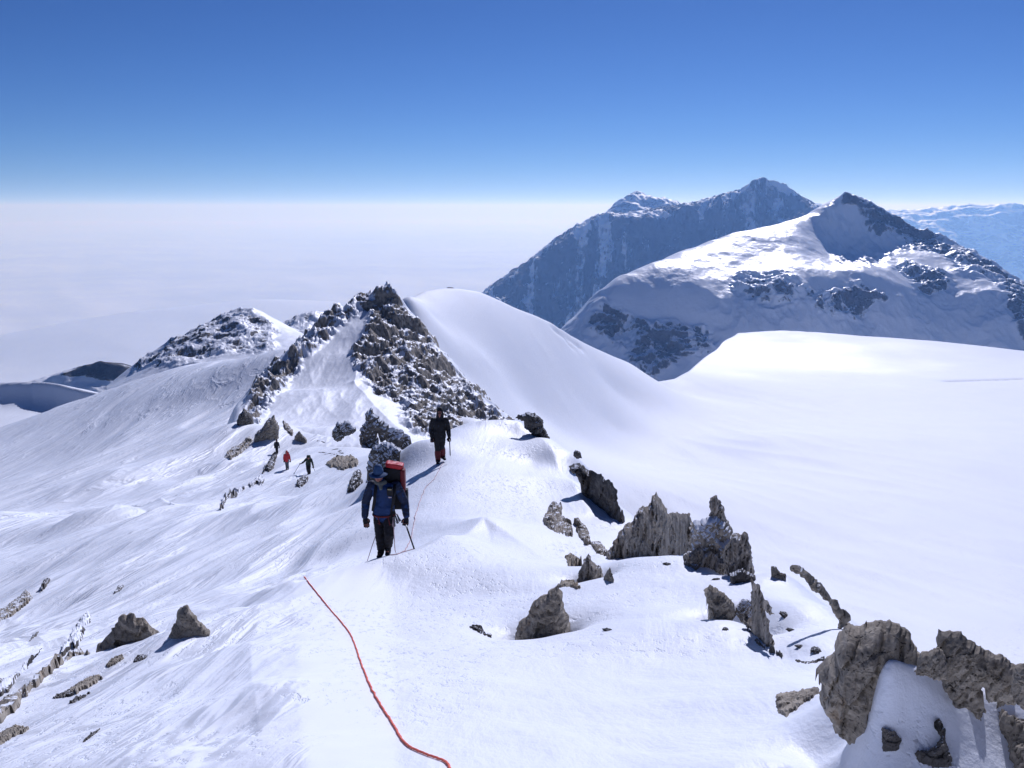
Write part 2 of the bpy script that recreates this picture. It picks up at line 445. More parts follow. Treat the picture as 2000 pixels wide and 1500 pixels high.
snow_ridge = near.mesh('snow_ridge', M_SNOW, {'flank': sstep(-0.14, -0.26, near.T) * sstep(2.5, 6, near.rg) * (0.55 + 0.45 * sstep(0.2, -0.2, perlin2(near.x / 14, near.y / 40, 71)))})
tag(snow_ridge, kind='structure')

# ------------------------------------------------------------------ the rocky peak on the ridge
PEAK = [
 (470,822,126),(480,790,140),(510,745,158),(560,690,178),(610,652,192),(650,617,200),(682,605,204),(705,580,206),(730,566,207),(755,563,207),(778,574,207),(795,605,206),(830,642,204),
 (870,692,200),(920,752,194),(960,792,186),(992,814,178),(1010,832,172),(1040,850,165),
 # front of it
 (720,620,196),(700,680,180),(695,720,168),(690,745,158),(650,775,148),(690,760,154),(740,800,142),(600,800,140),(560,830,130),(620,840,118),(700,840,124),(760,840,130),(640,720,170),(600,760,152),(560,760,158),
 (760,640,193),(750,700,176),(760,760,160),(800,720,176),(830,800,158),(860,850,140),(900,840,150),(880,760,178),(950,830,165),(820,860,128),(1000,860,150),(780,870,112),(660,870,98),(560,870,112),(500,850,116),
 # behind, falling away
 (470,850,200),(560,760,235),(640,700,250),(740,660,260),(840,740,255),(930,830,240),(1010,880,220),(740,800,330),(560,850,320),(920,900,320),(420,870,160),(1050,900,180),(400,900,300),
]
ROCKFACE = [(745,562),(768,566),(795,603),(832,642),(872,692),(920,750),(960,790),(1000,826),(1010,870),(860,860),(820,850),(770,800),(728,772),(712,735),(690,715),(692,680),(712,645),(725,600)]
ROCKLEFT = [(470,825),(474,790),(505,742),(556,690),(606,650),(650,612),(690,600),(700,612),(660,640),(615,690),(585,725),(560,740),(545,770),(520,805),(505,830)]
ROCKTOP = [(695,590),(706,572),(760,558),(790,600),(770,640),(730,625),(712,605)]
def bare_from(f, polys, soft=10.0, jitter=14.0):
    u, v = f.uv()
    j = jitter * fbm2(f.x, f.y + f.z, 0.08 * f.rg.mean(), 4, 77)
    b = np.full(u.shape, -1.0)
    for p in polys:
        b = np.maximum(b, np.clip((inside(p, u, v) + j) / soft, -1, 1))
    return b
def peak_detail(f):
    b = bare_from(f, [ROCKFACE, ROCKLEFT, ROCKTOP], 12)
    f.bare = b
    m = sstep(-0.6, 0.8, b)
    x, y, z = f.x, f.y, f.z
    def slabs(lam, amp, seed):                      # tilted broken blocks
        qx, qy = (x + 0.25 * lam * fbm2(x, y, lam, 3, seed + 5)) / lam, (y * 0.75 + 0.6 * z + 0.25 * lam * fbm2(x + 40, y, lam, 3, seed + 6)) / lam
        ix, iy = np.floor(qx), np.floor(qy); val = np.zeros(x.shape); wsum = np.full(x.shape, 1e-9); zz = np.zeros(1)
        for dx in (-1, 0, 1):
            for dy in (-1, 0, 1):
                cx, cy = ix + dx, iy + dy
                h1 = _h(cx, cy, zz, seed) / 65535.0; h2 = _h(cx, cy, zz, seed + 1) / 65535.0; h3 = _h(cx, cy, zz, seed + 2) / 65535.0; h4 = _h(cx, cy, zz, seed + 3) / 65535.0
                ex, ey = qx - cx - h1, qy - cy - h2; d = ex * ex + ey * ey
                v = (h3 - 0.5) * 0.9 + ex * (h4 - 0.5) * 1.5 - ey * (0.25 + h1 * 0.9)
                wt = np.exp(-d * 26.0); val = val + v * wt; wsum = wsum + wt
        return val / wsum * amp
    cr = 2.1 * fbm2(x - 0.35 * y + 0.5 * fbm2(x, y, 9, 3, 58), y * 0.6 + z, 12, 6, 51, 0.58, ridged=True) + slabs(4.2, 0.95, 511) + slabs(1.9, 0.42, 521) + 0.7 * fbm2(x + 0.8 * y, y - 0.4 * x, 6, 4, 57, 0.6, ridged=True)
    return m * (cr + 0.2) + (1 - m) * (0.45 * fbm2(x, y * 0.35, 12, 5, 66, 0.5, ridged=True))
def peak_skirt(x, y):                               # its foot dives under the snow
    r = np.hypot(x, y); t = np.arctan2(x, y)
    return -9 * sstep(112, 96, r) - 12 * sstep(R(1.5), R(3.5), t) - 9 * sstep(R(-17.5), R(-20), t)
peak_f = Field(PEAK, (-20, 3.5), (95, 340), 620, 620, peak_detail, base=[
    tent([(480,790,140),(510,745,158),(560,690,178),(610,652,192),(650,617,200),(682,605,204),(705,580,206),(730,566,207),(755,563,207)], 1.2, 5),
    tent([(755,563,207),(778,574,207),(795,605,206),(830,642,204),(870,692,200),(920,752,194),(960,792,186),(992,814,178)], 1.8, 6),
    tent([(745,565,207),(720,620,196),(700,680,180),(692,735,158)], 1.6, 4), tent([(690,738,158),(740,800,142),(800,860,126)], 1.0, 4), tent([(748,562,207),(760,562,207)], 2.2, 4)])
peak_f.z = peak_f.z + peak_skirt(peak_f.x, peak_f.y)
def peak_material():
    k = NT('peak_rock_and_snow'); c = k.coord('Object')
    geo = k.n('ShaderNodeNewGeometry')
    nz = k.n('ShaderNodeSeparateXYZ', {'Vector': geo.outputs['Normal']}).outputs[2]
    na = k.noise(k.mapped(c, (0.3, 0.3, 0.3)), 1.0, 8, 0.65, 0.3)
    nb = k.noise(k.mapped(c, (0.12, 0.12, 0.12)), 1.0, 5, 0.6)
    bare = k.attr('bare')
    v = k.math('MULTIPLY', k.math('SUBTRACT', nz, 0.62), 0.9)
    v = k.math('ADD', v, k.math('MULTIPLY', k.math('SUBTRACT', na, 0.5), 1.6))
    v = k.math('ADD', v, k.math('MULTIPLY', k.math('SUBTRACT', nb, 0.5), 0.5))
    v = k.math('SUBTRACT', v, k.math('MULTIPLY', bare, 0.31))
    f = k.smooth(v, -0.20, -0.10)
    v2 = k.noise(k.mapped(c, (1.0, 1.0, 0.6)), 1.4, 5, 0.6)
    rc = k.ramp(v2, [(0.3, (0.075, 0.068, 0.062)), (0.46, (0.23, 0.205, 0.17)), (0.64, (0.42, 0.37, 0.30))])
    k.set(k.b.inputs['Base Color'], k.mixc(f, rc, SNOW))
    k.set(k.b.inputs['Roughness'], k.math('ADD', k.math('MULTIPLY', f, -0.35), 0.9))
    h = k.math('MULTIPLY', k.math('ADD', na, k.math('MULTIPLY', v2, 0.4)), k.math('SUBTRACT', 1.12, f))
    k.set(k.b.inputs['Normal'], k.bump(h, 0.7, 0.8))
    return k.m
rocky_peak = peak_f.mesh('rocky_peak', peak_material(), {'bare': peak_f.bare})
tag(rocky_peak, 'pointed dark rocky peak with a snowy left face, rising behind the climbers', 'peak', kind='structure')

# ------------------------------------------------------------------ the glacier basin and the smooth snow dome
BASIN = [
 (780,585,800),(800,577,815),(830,567,870),(870,562,910),(905,564,940),(940,570,970),(1000,598,1010),(1050,620,1050),(1090,640,1085),(1140,668,1150),(1200,700,1220),(1250,725,1310),(1300,745,1400),
 (1320,742,1450),(1345,728,1520),(1380,700,1700),(1410,672,1900),(1440,652,2100),(1520,647,2120),(1600,650,2100),(1700,658,2050),(1800,665,2000),(1900,675,1950),(2000,686,1900),(2150,695,1850),
 (1450,690,1850),(1600,700,1750),(1800,720,1600),(1400,745,1430),(1600,750,1420),(1800,750,1400),(2000,742,1420),(2150,740,1420),
 (1300,765,1330),(1500,768,1320),(1700,772,1280),(2000,765,1280),(2150,760,1280),(1500,850,950),(1200,830,950),(1800,870,880),(2100,860,880),(1600,1000,640),(1300,960,680),(1900,1000,630),(1900,1200,420),(1500,1200,420),(1150,900,740),(2150,1200,420),(1900,1400,300),(1200,1200,420),(1200,1400,300),(1500,1400,300),
 (950,700,819),(900,640,841),(850,620,813),(900,720,757),(1000,680,903),(1000,760,817),(1100,720,977),(1050,800,835),(1200,760,1083),(820,640,768),(850,720,715),(850,900,581),(950,1000,590),(950,850,688),
 (760,640,800),(700,660,800),(640,690,830),(700,900,600),(600,780,750),
]
def basin_detail(f):
    rm = 0.02 * f.rg
    x, y = f.x, f.y
    z = 1.2 * fbm2(x, y * 0.5, 160, 6, 81, 0.5, rmin=rm) + (0.5 + 0.8 * sstep(0.1, 0.3, f.T)) * fbm2(x + 0.4 * y, y * 0.3, 40, 4, 83, 0.55, ridged=True, rmin=rm)
    return z + 5.0 * fbm2(x, y, 700, 3, 85, 0.5) * sstep(500, 1200, f.rg)
B_EDGE = [(600,660,800),(700,620,800),(780,585,800),(830,567,870),(870,562,910),(905,564,940),(940,570,970),(1000,598,1010),(1090,640,1085),(1200,700,1220),(1300,745,1400),(1345,728,1520),(1380,700,1700),(1410,672,1900),(1440,652,2100),(1600,650,2100),(1800,665,2000),(2000,686,1900),(2150,695,1850)]
basin_f = Field(BASIN, (-16, 50), (250, 2900), 780, 520, basin_detail, base=[drop(B_EDGE, 0.9, 40), tent([(1082,690,1070),(1100,684,1082),(1112,690,1075)], -7, 5), tent([(1108,676,1092),(1130,672,1110)], -6, 5), tent([(1850,742,1420),(1920,738,1430),(2000,740,1430)], -5, 6)])
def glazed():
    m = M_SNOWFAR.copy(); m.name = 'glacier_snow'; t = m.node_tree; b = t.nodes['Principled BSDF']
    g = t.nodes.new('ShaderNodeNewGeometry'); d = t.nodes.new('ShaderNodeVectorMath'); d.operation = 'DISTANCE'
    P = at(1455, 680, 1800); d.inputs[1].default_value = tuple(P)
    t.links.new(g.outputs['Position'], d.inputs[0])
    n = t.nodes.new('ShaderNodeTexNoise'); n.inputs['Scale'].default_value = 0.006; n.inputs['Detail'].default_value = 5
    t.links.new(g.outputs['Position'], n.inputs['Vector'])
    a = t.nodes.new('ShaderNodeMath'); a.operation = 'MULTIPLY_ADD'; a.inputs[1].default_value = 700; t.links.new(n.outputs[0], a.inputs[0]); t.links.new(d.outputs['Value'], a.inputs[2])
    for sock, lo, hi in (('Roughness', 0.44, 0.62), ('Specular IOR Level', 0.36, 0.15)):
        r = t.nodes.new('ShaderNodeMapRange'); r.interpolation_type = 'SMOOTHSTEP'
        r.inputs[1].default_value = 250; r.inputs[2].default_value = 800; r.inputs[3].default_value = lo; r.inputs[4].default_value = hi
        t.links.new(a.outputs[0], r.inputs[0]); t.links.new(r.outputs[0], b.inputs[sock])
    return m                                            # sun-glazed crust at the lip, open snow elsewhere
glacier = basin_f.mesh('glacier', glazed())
tag(glacier, kind='structure')

# ------------------------------------------------------------------ mountains
def mountain(name, pts, az, rr, nt, nr, detail, mat, label, cover=None, base=(), soft=22, jit=34):
    f = Field(pts, az, rr, nt, nr, None, base=base)
    f.bare = bare_from(f, cover, soft, jit) if cover else np.zeros(f.x.shape)
    f.z = f.z + detail(f)
    o = f.mesh(name, mat, {'bare': f.bare})
    tag(o, label, 'mountain', kind='structure')
    return f, o

# white-shouldered mountain across the basin
WHITE = [
 (1183,572,3150),(1200,548,3200),(1260,520,3310),(1350,487,3440),(1430,462,3540),(1500,440,3620),(1560,430,3680),(1600,424,3720),(1625,402,3755),(1650,382,3780),(1662,382,3785),(1690,392,3785),(1710,402,3780),
 (1745,428,3770),(1790,455,3740),(1840,468,3700),(1880,484,3650),(1920,505,3590),(1960,530,3520),(2000,556,3450),(2080,600,3330),(2160,640,3200),
 (1300,560,3140),(1230,575,3125),(1400,520,3280),(1500,490,3420),(1580,468,3530),(1480,530,3250),(1250,600,3080),(1320,615,3050),(1380,600,3065),(1450,575,3110),(1520,555,3150),(1600,545,3180),(1380,640,3015),
 (1450,625,3020),(1520,625,3025),(1600,640,3025),(1600,595,3095),(1520,590,3085),
 (1645,440,3705),(1668,484,3630),(1612,448,3680),(1628,470,3640),(1645,492,3600),(1700,430,3725),(1735,475,3650),(1620,515,3380),(1700,508,3500),(1755,495,3560),(1680,535,3255),
 (1700,600,3150),(1700,660,3060),(1800,500,3520),(1850,520,3430),(1900,545,3350),(1950,580,3235),(2000,612,3165),(2000,690,3040),(1850,600,3215),(1850,660,3105),(1950,655,3095),(1760,580,3200),
 (1600,700,2960),(1700,720,2960),(1850,730,2990),(2000,745,2950),(2150,720,2980),(1480,700,2900),
 (1178,592,3110),(1200,640,3030),(1250,690,2940),(1300,742,2840),(1350,700,2910),(1390,660,2980),(1120,640,3060),(1150,690,2950),(1200,760,2790),(1320,800,2700),
 (1180,620,3600),(1300,570,3800),(1500,510,4000),(1650,470,4150),(1800,520,4050),(2000,620,3700),(2160,700,3550),(1100,700,3400),
]
W_RIDGE = [[(1634,398),(1650,377),(1692,387),(1714,402),(1734,456),(1716,464),(1692,440),(1670,416),(1650,404)],
           [(1696,394),(1745,426),(1790,452),(1840,466),(1880,480),(1960,526),(2000,552),(2100,600),(2100,650),(2000,600),(1950,552),(1900,520),(1850,503),(1800,496),(1765,486),(1738,462),(1712,428)],
           [(1950,545),(2100,560),(2100,720),(1990,680),(1965,620)]]
W_ROCK = [[(1590,575),(1650,562),(1720,580),(1690,608),(1640,603),(1600,608)],[(1430,560),(1500,555),(1560,560),(1540,578),(1470,578)],[(1770,520),(1830,530),(1850,570),(1810,580)],
          [(1180,595),(1230,612),(1300,645),(1380,655),(1390,672),(1330,705),(1280,738),(1220,695),(1150,640)]]
def white_detail(f):
    x, y, z = f.x, f.y, f.z
    m = sstep(-0.9, 0.6, f.bare)
    ter = fbm2(x + 0.3 * y, y + z, 150, 6, 101, 0.6, ridged=True)
    u, v = f.uv()
    steep = sstep(560, 600, v) * sstep(1380, 1420, u) + sstep(1200, 1170, u) + 0.0
    st = fbm2(x + 0.15 * y, y * 0.15 + 0.3 * z, 95, 4, 107, 0.6, ridged=True) + 0.35 * fbm2(x, y + z, 200, 3, 109)
    b1 = bare_from(f, W_RIDGE, 9, 12) * 0.9
    b2 = np.clip(bare_from(f, W_ROCK, 18, 22), -1, 0.75) + 0.1 - 1.15 * sstep(0.3, -0.3, st)
    f.bare = np.clip(np.maximum(b1 - 0.35 * sstep(0.1, -0.4, st), b2), -1, 1)
    fc = sstep(-14, 10, inside([(1596,432),(1650,384),(1700,400),(1765,492),(1700,520),(1640,512)], u, v))
    return fc * (20 * fbm2(x + 0.2 * y, y * 0.35, 120, 5, 111, 0.6, ridged=True) + 8 * fbm2(x, y, 40, 3, 113)) + 14 * fbm2(x, y, 420, 4, 103, 0.5) + m * 26 * ter + 10 * (1 - m) * fbm2(x, y, 130, 4, 105, 0.5, ridged=True) * np.clip(0.35 + steep, 0, 1)
white_f, white_o = mountain('snowy_mountain', WHITE, (3, 35), (2600, 4200), 560, 420, white_detail,
    mountain_material('white_mountain', 90.0, (0.10, 0.09, 0.085), 0.40, 0.62, 0.42, 0.6, 0.30),
    'white snow-shouldered mountain with a sharp summit and a shaded face, across the glacier', W_ROCK + W_RIDGE,
    [tent([(1600,424,3720),(1650,382,3780)], 12, 40), tent([(1650,382,3780),(1700,430,3725),(1735,475,3650)], 22, 35),
     tent([(1650,382,3780),(1710,402,3780),(1790,455,3740),(1880,484,3650),(2000,556,3450),(2160,640,3200)], 25, 40)])

# dark massif behind it
DARK = [
 (955,574,7000),(985,556,7100),(1020,533,7250),(1050,512,7350),(1080,490,7450),(1120,462,7600),(1150,438,7700),(1185,424,7800),(1215,428,7850),(1260,428,7900),(1300,421,7950),(1330,408,7980),(1350,402,8000),(1365,410,8000),
 (1392,404,8050),(1415,392,8100),(1440,382,8150),(1465,362,8200),(1490,345,8250),(1510,352,8250),(1530,362,8250),(1550,375,8250),(1562,390,8250),(1590,402,8250),(1620,412,8250),(1680,430,8200),(1750,450,8100),
 (1000,590,6800),(1050,560,6950),(1100,540,7050),(1150,520,7150),(1200,500,7250),(1260,480,7400),(1320,470,7500),(1380,470,7550),(1440,440,7750),(1490,420,7850),(1550,430,7850),
 (1100,620,6500),(1150,590,6600),(1200,570,6650),(1250,540,6800),(1320,520,6950),(1400,500,7100),(1500,480,7250),(1600,470,7350),
 (1000,640,6300),(1100,690,6000),(1200,680,6000),(1300,640,6200),(1450,600,6400),(1650,560,6700),(930,640,6300),(1150,760,5600),(1350,760,5600),
 (955,600,8300),(1100,520,8900),(1250,490,9400),(1400,470,9600),(1500,450,9700),(1650,500,9600),(1200,600,10500),
]
D_SNOW = [(1200,424),(1260,422),(1310,424),(1300,434),(1250,436),(1210,432)]
DARK = [(a, b, 8100 - (8100 - y) * 0.45 if y < 8100 else 8100 + (y - 8100) * 0.6) for a, b, y in DARK]
def dark_detail(f):
    x, y, z = f.x, f.y, f.z
    u, v = f.uv()
    f.bare = np.where(inside(D_SNOW, u, v) > -2, -1.0, 0.35)
    f.bare = np.where(inside([(1500,352),(1525,358),(1556,385),(1540,388),(1520,370)], u, v) > -1, -1.0, f.bare)
    s = x * 0.8 - y * 0.45
    g = fbm2(s + 0.25 * z, y * 0.25 + 0.25 * z, 520, 5, 121, 0.55, ridged=True)
    stripe = fbm2(s * 1.0 + 0.3 * z, y * 0.12 + 0.1 * z, 170, 4, 133, 0.65, ridged=True) + 0.6 * fbm2(x, y + z, 500, 3, 137)
    f.bare = np.where(f.bare > 0, 0.42 - 1.0 * sstep(0.38, -0.15, stripe), f.bare)
    face = sstep(0, 0.25, f.rg / 8200 * 0 + (np.interp(f.T, f.t, f.rg[0, 0] * 0 + np.array([f.z[i].max() for i in range(len(f.t))])) - f.z) / 900)
    return (30 + 190 * face) * g + 26 * fbm2(x, y, 200, 5, 125, 0.6, ridged=True)
dark_f, dark_o = mountain('dark_massif', DARK, (-3.5, 26), (6800, 9300), 560, 420, dark_detail,
    mountain_material('dark_massif', 160.0, (0.085, 0.082, 0.088), 0.66, 0.86, 0.6, 0.3, 0.6),
    'dark steep massif with gullied walls, the tallest one on the skyline', None,
    [tent([(a, b, y) for a, b, y in DARK[:29]], 40, 90), tent([(a, b, y) for a, b, y in DARK[16:21]], 90, 110), tent([(a, b, y) for a, b, y in DARK[11:14]], 45, 60)])
FARP_ = [
 (1150,440,10500),(1180,424,10700),(1200,405,10800),(1230,390,10900),(1258,378,11000),(1275,392,11000),(1300,398,11000),(1322,398,11000),(1345,408,11000),(1380,425,11000),(1450,440,11000),
 (1200,440,10000),(1260,425,10000),(1320,430,10000),(1200,520,9500),(1300,520,9500),(1420,520,9500),(1150,520,9700),(1258,450,12500),(1150,480,12000),(1400,480,12500)]
FARP = [(a, b, 11000 - (11000 - y) * 0.5 if y < 11000 else y) for a, b, y in FARP_]
farp_f, farp_o = mountain('distant_peak', FARP, (4, 16), (10150, 12400), 260, 200,
    lambda f: 70 * fbm2(f.x, f.y + f.z, 700, 5, 141, 0.55, ridged=True),
    mountain_material('distant_peak', 220.0, (0.11, 0.10, 0.10), 0.6, 0.8, 0.6, 0.3, 0.5),
    'pale blue pointed summit peeping over the left shoulder of the dark massif', None,
    [tent([(1200,405,10800),(1230,390,10900),(1258,378,11000),(1275,392,11000)], 70, 160)])
RIGHT_ = [
 (1560,425,25000),(1600,395,25000),(1612,398,25000),(1640,420,25000),(1700,425,25000),(1760,424,25000),(1800,428,25000),(1840,424,25000),(1890,418,25000),(1930,412,25000),(1960,405,25000),(1985,400,25000),(2000,404,25000),(2060,420,25000),(2150,410,25000),
 (1770,450,23500),(1850,455,23000),(1950,450,22500),(2050,455,22500),(1850,490,20500),(1950,485,20500),(2050,490,20500),(1850,540,18000),(2000,540,18000),(2150,540,18000),(1600,470,22000),
 (1600,450,27500),(1800,450,27500),(2000,450,27500),(2150,450,27500)]
RIGHT = [(a, b, 25000 - (25000 - y) * 0.33 if y < 25000 else y) for a, b, y in RIGHT_]
right_f, right_o = mountain('distant_range', RIGHT, (15, 35), (22300, 28500), 300, 260,
    lambda f: 170 * fbm2(f.x, f.y + f.z, 2200, 5, 161, 0.55, ridged=True),
    mountain_material('distant_range', 600.0, (0.12, 0.11, 0.11), 0.60, 0.85, 0.6, 0.3, 0.3),
    'faint blue range on the skyline at the far right')
# left: a dome, a dark little mountain and a snowy rock peak
D_CREST = [(-150,765,620),(-50,750,640),(0,747,650),(60,744,655),(105,747,650),(150,761,640),(190,770,632),(250,785,620),(320,800,610)]
DOME = D_CREST + [(0,760,760),(105,762,760),(250,798,740),(-150,778,740),(320,812,720),(-100,862,540),(60,856,540),(150,868,540),(250,883,540),(350,897,540)]
dome_f, dome_o = mountain('snow_dome', DOME, (-37, -19), (480, 820), 200, 160,
    lambda f: 1.2 * fbm2(f.x, f.y * 0.4, 60, 4, 181, 0.5), M_SNOWFAR,
    'smooth rounded snow dome, shaded towards us, beyond the left slope', None, [scarp(D_CREST, 2.2, 21)])
L_CREST = [(30,765,1880),(80,746,1900),(130,727,1925),(160,718,1940),(190,706,1950),(205,711,1950),(230,713,1950),(255,719,1950),(275,727,1950),(320,740,1950)]
LMT = L_CREST + [(190,738,2300),(80,764,2300),(300,758,2300),(190,797,1800),(80,824,1780),(290,824,1800)]
lmt_f, lmt_o = mountain('dark_hill', LMT, (-32, -18), (1780, 2450), 240, 220,
    lambda f: 5 * fbm2(f.x, f.y + f.z, 110, 5, 191, 0.55, ridged=True),
    mountain_material('dark_hill', 50.0, (0.07, 0.066, 0.062), 0.62, 0.82, 0.6, 0.3, 0.55),
    'small dark rocky hill on the left skyline, beside the snow dome',
    [[(120,735),(188,698),(290,718),(300,742),(250,742),(215,748),(180,736)]], [scarp(L_CREST, 1.15, 72)], 5, 6)
LPK = [(240,745,830),(265,728,860),(290,692,890),(350,660,920),(400,640,940),(420,630,950),(455,613,960),(475,605,965),(492,601,970),(510,606,972),(530,622,972),(560,640,970),(600,655,960),(660,680,950),
 (300,735,800),(350,715,810),(400,700,820),(450,690,830),(520,680,840),(350,690,850),(420,670,870),(490,645,905),(540,665,880),(580,680,850),(300,790,690),(450,760,700),(600,740,720),
 (490,660,1150),(350,720,1100),(620,720,1150),(240,790,1000)]
lpk_f, lpk_o = mountain('snowy_rock_peak', LPK, (-25, -9), (650, 1150), 340, 240,
    lambda f: (5 * fbm2(f.x - 0.4 * f.y, f.y + f.z, 48, 6, 201, 0.62, ridged=True)) * sstep(-1, 0.3, f.bare) + 1.5 * fbm2(f.x, f.y, 50, 4, 203),
    mountain_material('snowy_rock_peak', 22.0, (0.17, 0.152, 0.13), 0.58, 0.70, 0.5, 0.4, 0.16),
    'snow-streaked rock peak on the skyline between the dark hill and the pointed peak',
    [[(262,730),(290,690),(350,658),(455,610),(490,598),(520,625),(545,650),(530,680),(470,690),(400,700),(330,715)]], (), 12, 26)
LP2 = [(540,650,1250),(565,628,1260),(590,615,1270),(605,610,1275),(622,612,1275),(640,628,1270),(680,650,1270),(560,665,1150),(610,650,1170),(660,665,1180),(610,700,1060),(540,700,1060),(690,700,1060),(610,670,1450),(540,690,1450),(690,690,1450)]
lp2_f, lp2_o = mountain('small_rock_top', LP2, (-15, -9.5), (1040, 1450), 140, 110,
    lambda f: 6 * fbm2(f.x, f.y + f.z, 50, 5, 211, 0.58, ridged=True),
    mountain_material('small_rock_top', 22.0, (0.12, 0.108, 0.095), 0.60, 0.80, 0.5, 0.4, 0.2),
    'little snow-dusted rock top just left of the pointed peak, farther off')

# ------------------------------------------------------------------ the sea of cloud over the ice plain, out to the horizon
ZC = -2100.0
def disc():
    r = np.concatenate([np.exp(np.linspace(math.log(2500), math.log(170000), 240))])
    t = np.linspace(-R(62), R(62), 420)
    T, Rr = np.meshgrid(t, r, indexing='ij')
    x, y = Rr * np.sin(T), Rr * np.cos(T)
    z = ZC + 150 * fbm2(x, y * 0.45, 9000, 5, 301, 0.5, rmin=0.03 * Rr) + 45 * fbm2(x + 0.35 * y, y * 0.4, 2500, 4, 305, 0.5, ridged=True, rmin=0.03 * Rr)
    co = np.stack([x.ravel(), y.ravel(), z.ravel()], 1)
    i = np.arange(co.shape[0]).reshape(T.shape)
    q = np.stack([i[:-1, :-1], i[1:, :-1], i[1:, 1:], i[:-1, 1:]], -1).reshape(-1, 4)
    k = NT('cloud_top'); c = k.coord('Object')
    n = k.noise(k.mapped(c, (1 / 9000., 1 / 3500., 1 / 9000.), (0, 0, 0.25)), 1.0, 6, 0.58, 0.6)
    k.set(k.b.inputs['Base Color'], k.mixc(k.smooth(n, 0.3, 0.7), (0.74, 0.75, 0.79, 1), (0.86, 0.86, 0.87, 1)))
    k.b.inputs['Roughness'].default_value = 0.9
    k.b.inputs['Specular IOR Level'].default_value = 0.1
    return mesh_np('cloud_sea', co, q, k.m)
tag(disc(), 'pale sea of cloud spread over the plain far below, out to the horizon', 'clouds', kind='stuff')
SHELF = [(-200,700,9500),(0,655,9600),(150,628,9900),(300,606,10400),(430,592,11000),(500,585,11500),(600,590,12000),(-200,760,6500),(0,760,6400),(300,760,6400),(600,760,6500),(0,700,7800),(300,680,8000),(550,680,8400),
 (-200,720,12500),(0,690,12500),(300,655,13000),(600,640,13500),(0,800,5400),(600,800,5400)]
shelf_f = Field(SHELF, (-36, -11), (5400, 13200), 240, 160, lambda f: 15 * fbm2(f.x, f.y, 1800, 4, 321, 0.5))
tag(shelf_f.mesh('ice_field', snow_material('ice_field', 300.0, 0.3, 0, 0.15, 0.6, 0.2)), kind='structure')

# ------------------------------------------------------------------ thin air: far things fade to blue
def haze():
    x0, x1, y0, y1, z0, z1 = -160000, 160000, -500, 172000, -2600, 620
    co = [(x, y, z) for z in (z0, z1) for y in (y0, y1) for x in (x0, x1)]
    fa = [(0, 2, 3, 1), (4, 5, 7, 6), (0, 1, 5, 4), (2, 6, 7, 3), (0, 4, 6, 2), (1, 3, 7, 5)]
    m = bpy.data.materials.new('haze'); m.use_nodes = True
    t = m.node_tree; t.nodes.remove(t.nodes['Principled BSDF'])
    v = t.nodes.new('ShaderNodeVolumePrincipled')
    v.inputs['Color'].default_value = (0.27, 0.50, 1.0, 1)
    v.inputs['Absorption Color'].default_value = (1, 1, 1, 1)
    v.inputs['Density'].default_value = HAZE
    v.inputs['Anisotropy'].default_value = 0.38
    t.links.new(v.outputs[0], t.nodes['Material Output'].inputs['Volume'])
    o = mesh_np('haze', co, fa, m, smooth=False)
    tag(o, 'thin bluish air between us and the far mountains', 'haze', kind='stuff')
HAZE = 4.6e-5
haze()
# ------------------------------------------------------------------ rocks
def rock_material(name, cols, strata=(1, 1, 6), rot=(0, 0, 0), scale=1.0, snow=0.0, bump=0.55):
    """layered, lichen-stained rock; snow>0 lets wind-blown snow lie on its upper sides"""
    k = NT(name); c = k.coord('Object')
    layered = k.mapped(c, tuple(s / scale for s in strata), rot)
    a = k.noise(layered, 1.6, 7, 0.62, 0.6)
    b = k.noise(k.mapped(c, (1 / scale,) * 3), 3.0, 6, 0.62, 0.2)
    d = k.noise(k.mapped(c, (1 / scale,) * 3), 16.0, 4, 0.6)
    t = k.math('ADD', k.math('MULTIPLY', a, 0.62), k.math('MULTIPLY', b, 0.30))
    t = k.math('ADD', t, k.math('MULTIPLY', d, 0.14))
    col = k.ramp(t, [(0.38, cols[0]), (0.5, cols[1]), (0.60, cols[2]), (0.72, cols[3])])
    lich = k.smooth(k.noise(k.mapped(c, (1 / scale,) * 3), 1.3, 5, 0.65), 0.57, 0.66)
    col = k.mixc(k.math('MULTIPLY', lich, 0.45), col, (cols[1][0] * 1.25, cols[1][1] * 1.0, cols[1][2] * 0.72, 1))
    crack = k.n('ShaderNodeTexVoronoi', {'Vector': k.mapped(c, tuple(s * 0.8 / scale for s in strata), (rot[0] + 0.4, rot[1], rot[2])), 'Scale': 2.0}, feature='DISTANCE_TO_EDGE').outputs[0]
    ck = k.math('MAXIMUM', k.smooth(crack, 0.0, 0.035), k.smooth(d, 0.40, 0.52))
    col = k.mixc(k.math('SUBTRACT', 1.0, ck), col, tuple(x * 0.5 for x in cols[0]) + (1,))
    h = k.math('ADD', k.math('MULTIPLY', a, 0.9), k.math('ADD', k.math('MULTIPLY', b, 0.5), k.math('MULTIPLY', d, 0.22)))
    h = k.math('ADD', h, k.math('MULTIPLY', ck, 0.25))
    rough = 0.9
    if snow:
        geo = k.n('ShaderNodeNewGeometry')
        nz = k.n('ShaderNodeSeparateXYZ', {'Vector': geo.outputs['Normal']}).outputs[2]
        v = k.math('ADD', nz, k.math('MULTIPLY', k.math('SUBTRACT', b, 0.5), 1.5))
        f = k.smooth(v, 1.02 - snow * 0.75, 1.16 - snow * 0.75)
        col = k.mixc(f, col, SNOW)
        h = k.math('MULTIPLY', h, k.math('SUBTRACT', 1.1, f))
    k.set(k.b.inputs['Base Color'], col)
    k.b.inputs['Roughness'].default_value = rough
    k.b.inputs['Specular IOR Level'].default_value = 0.3
    k.set(k.b.inputs['Normal'], k.bump(h, bump, 0.12 * scale))
    return k.m
C_TAN = [(0.11, 0.097, 0.082), (0.27, 0.238, 0.19), (0.40, 0.355, 0.285), (0.56, 0.51, 0.43)]
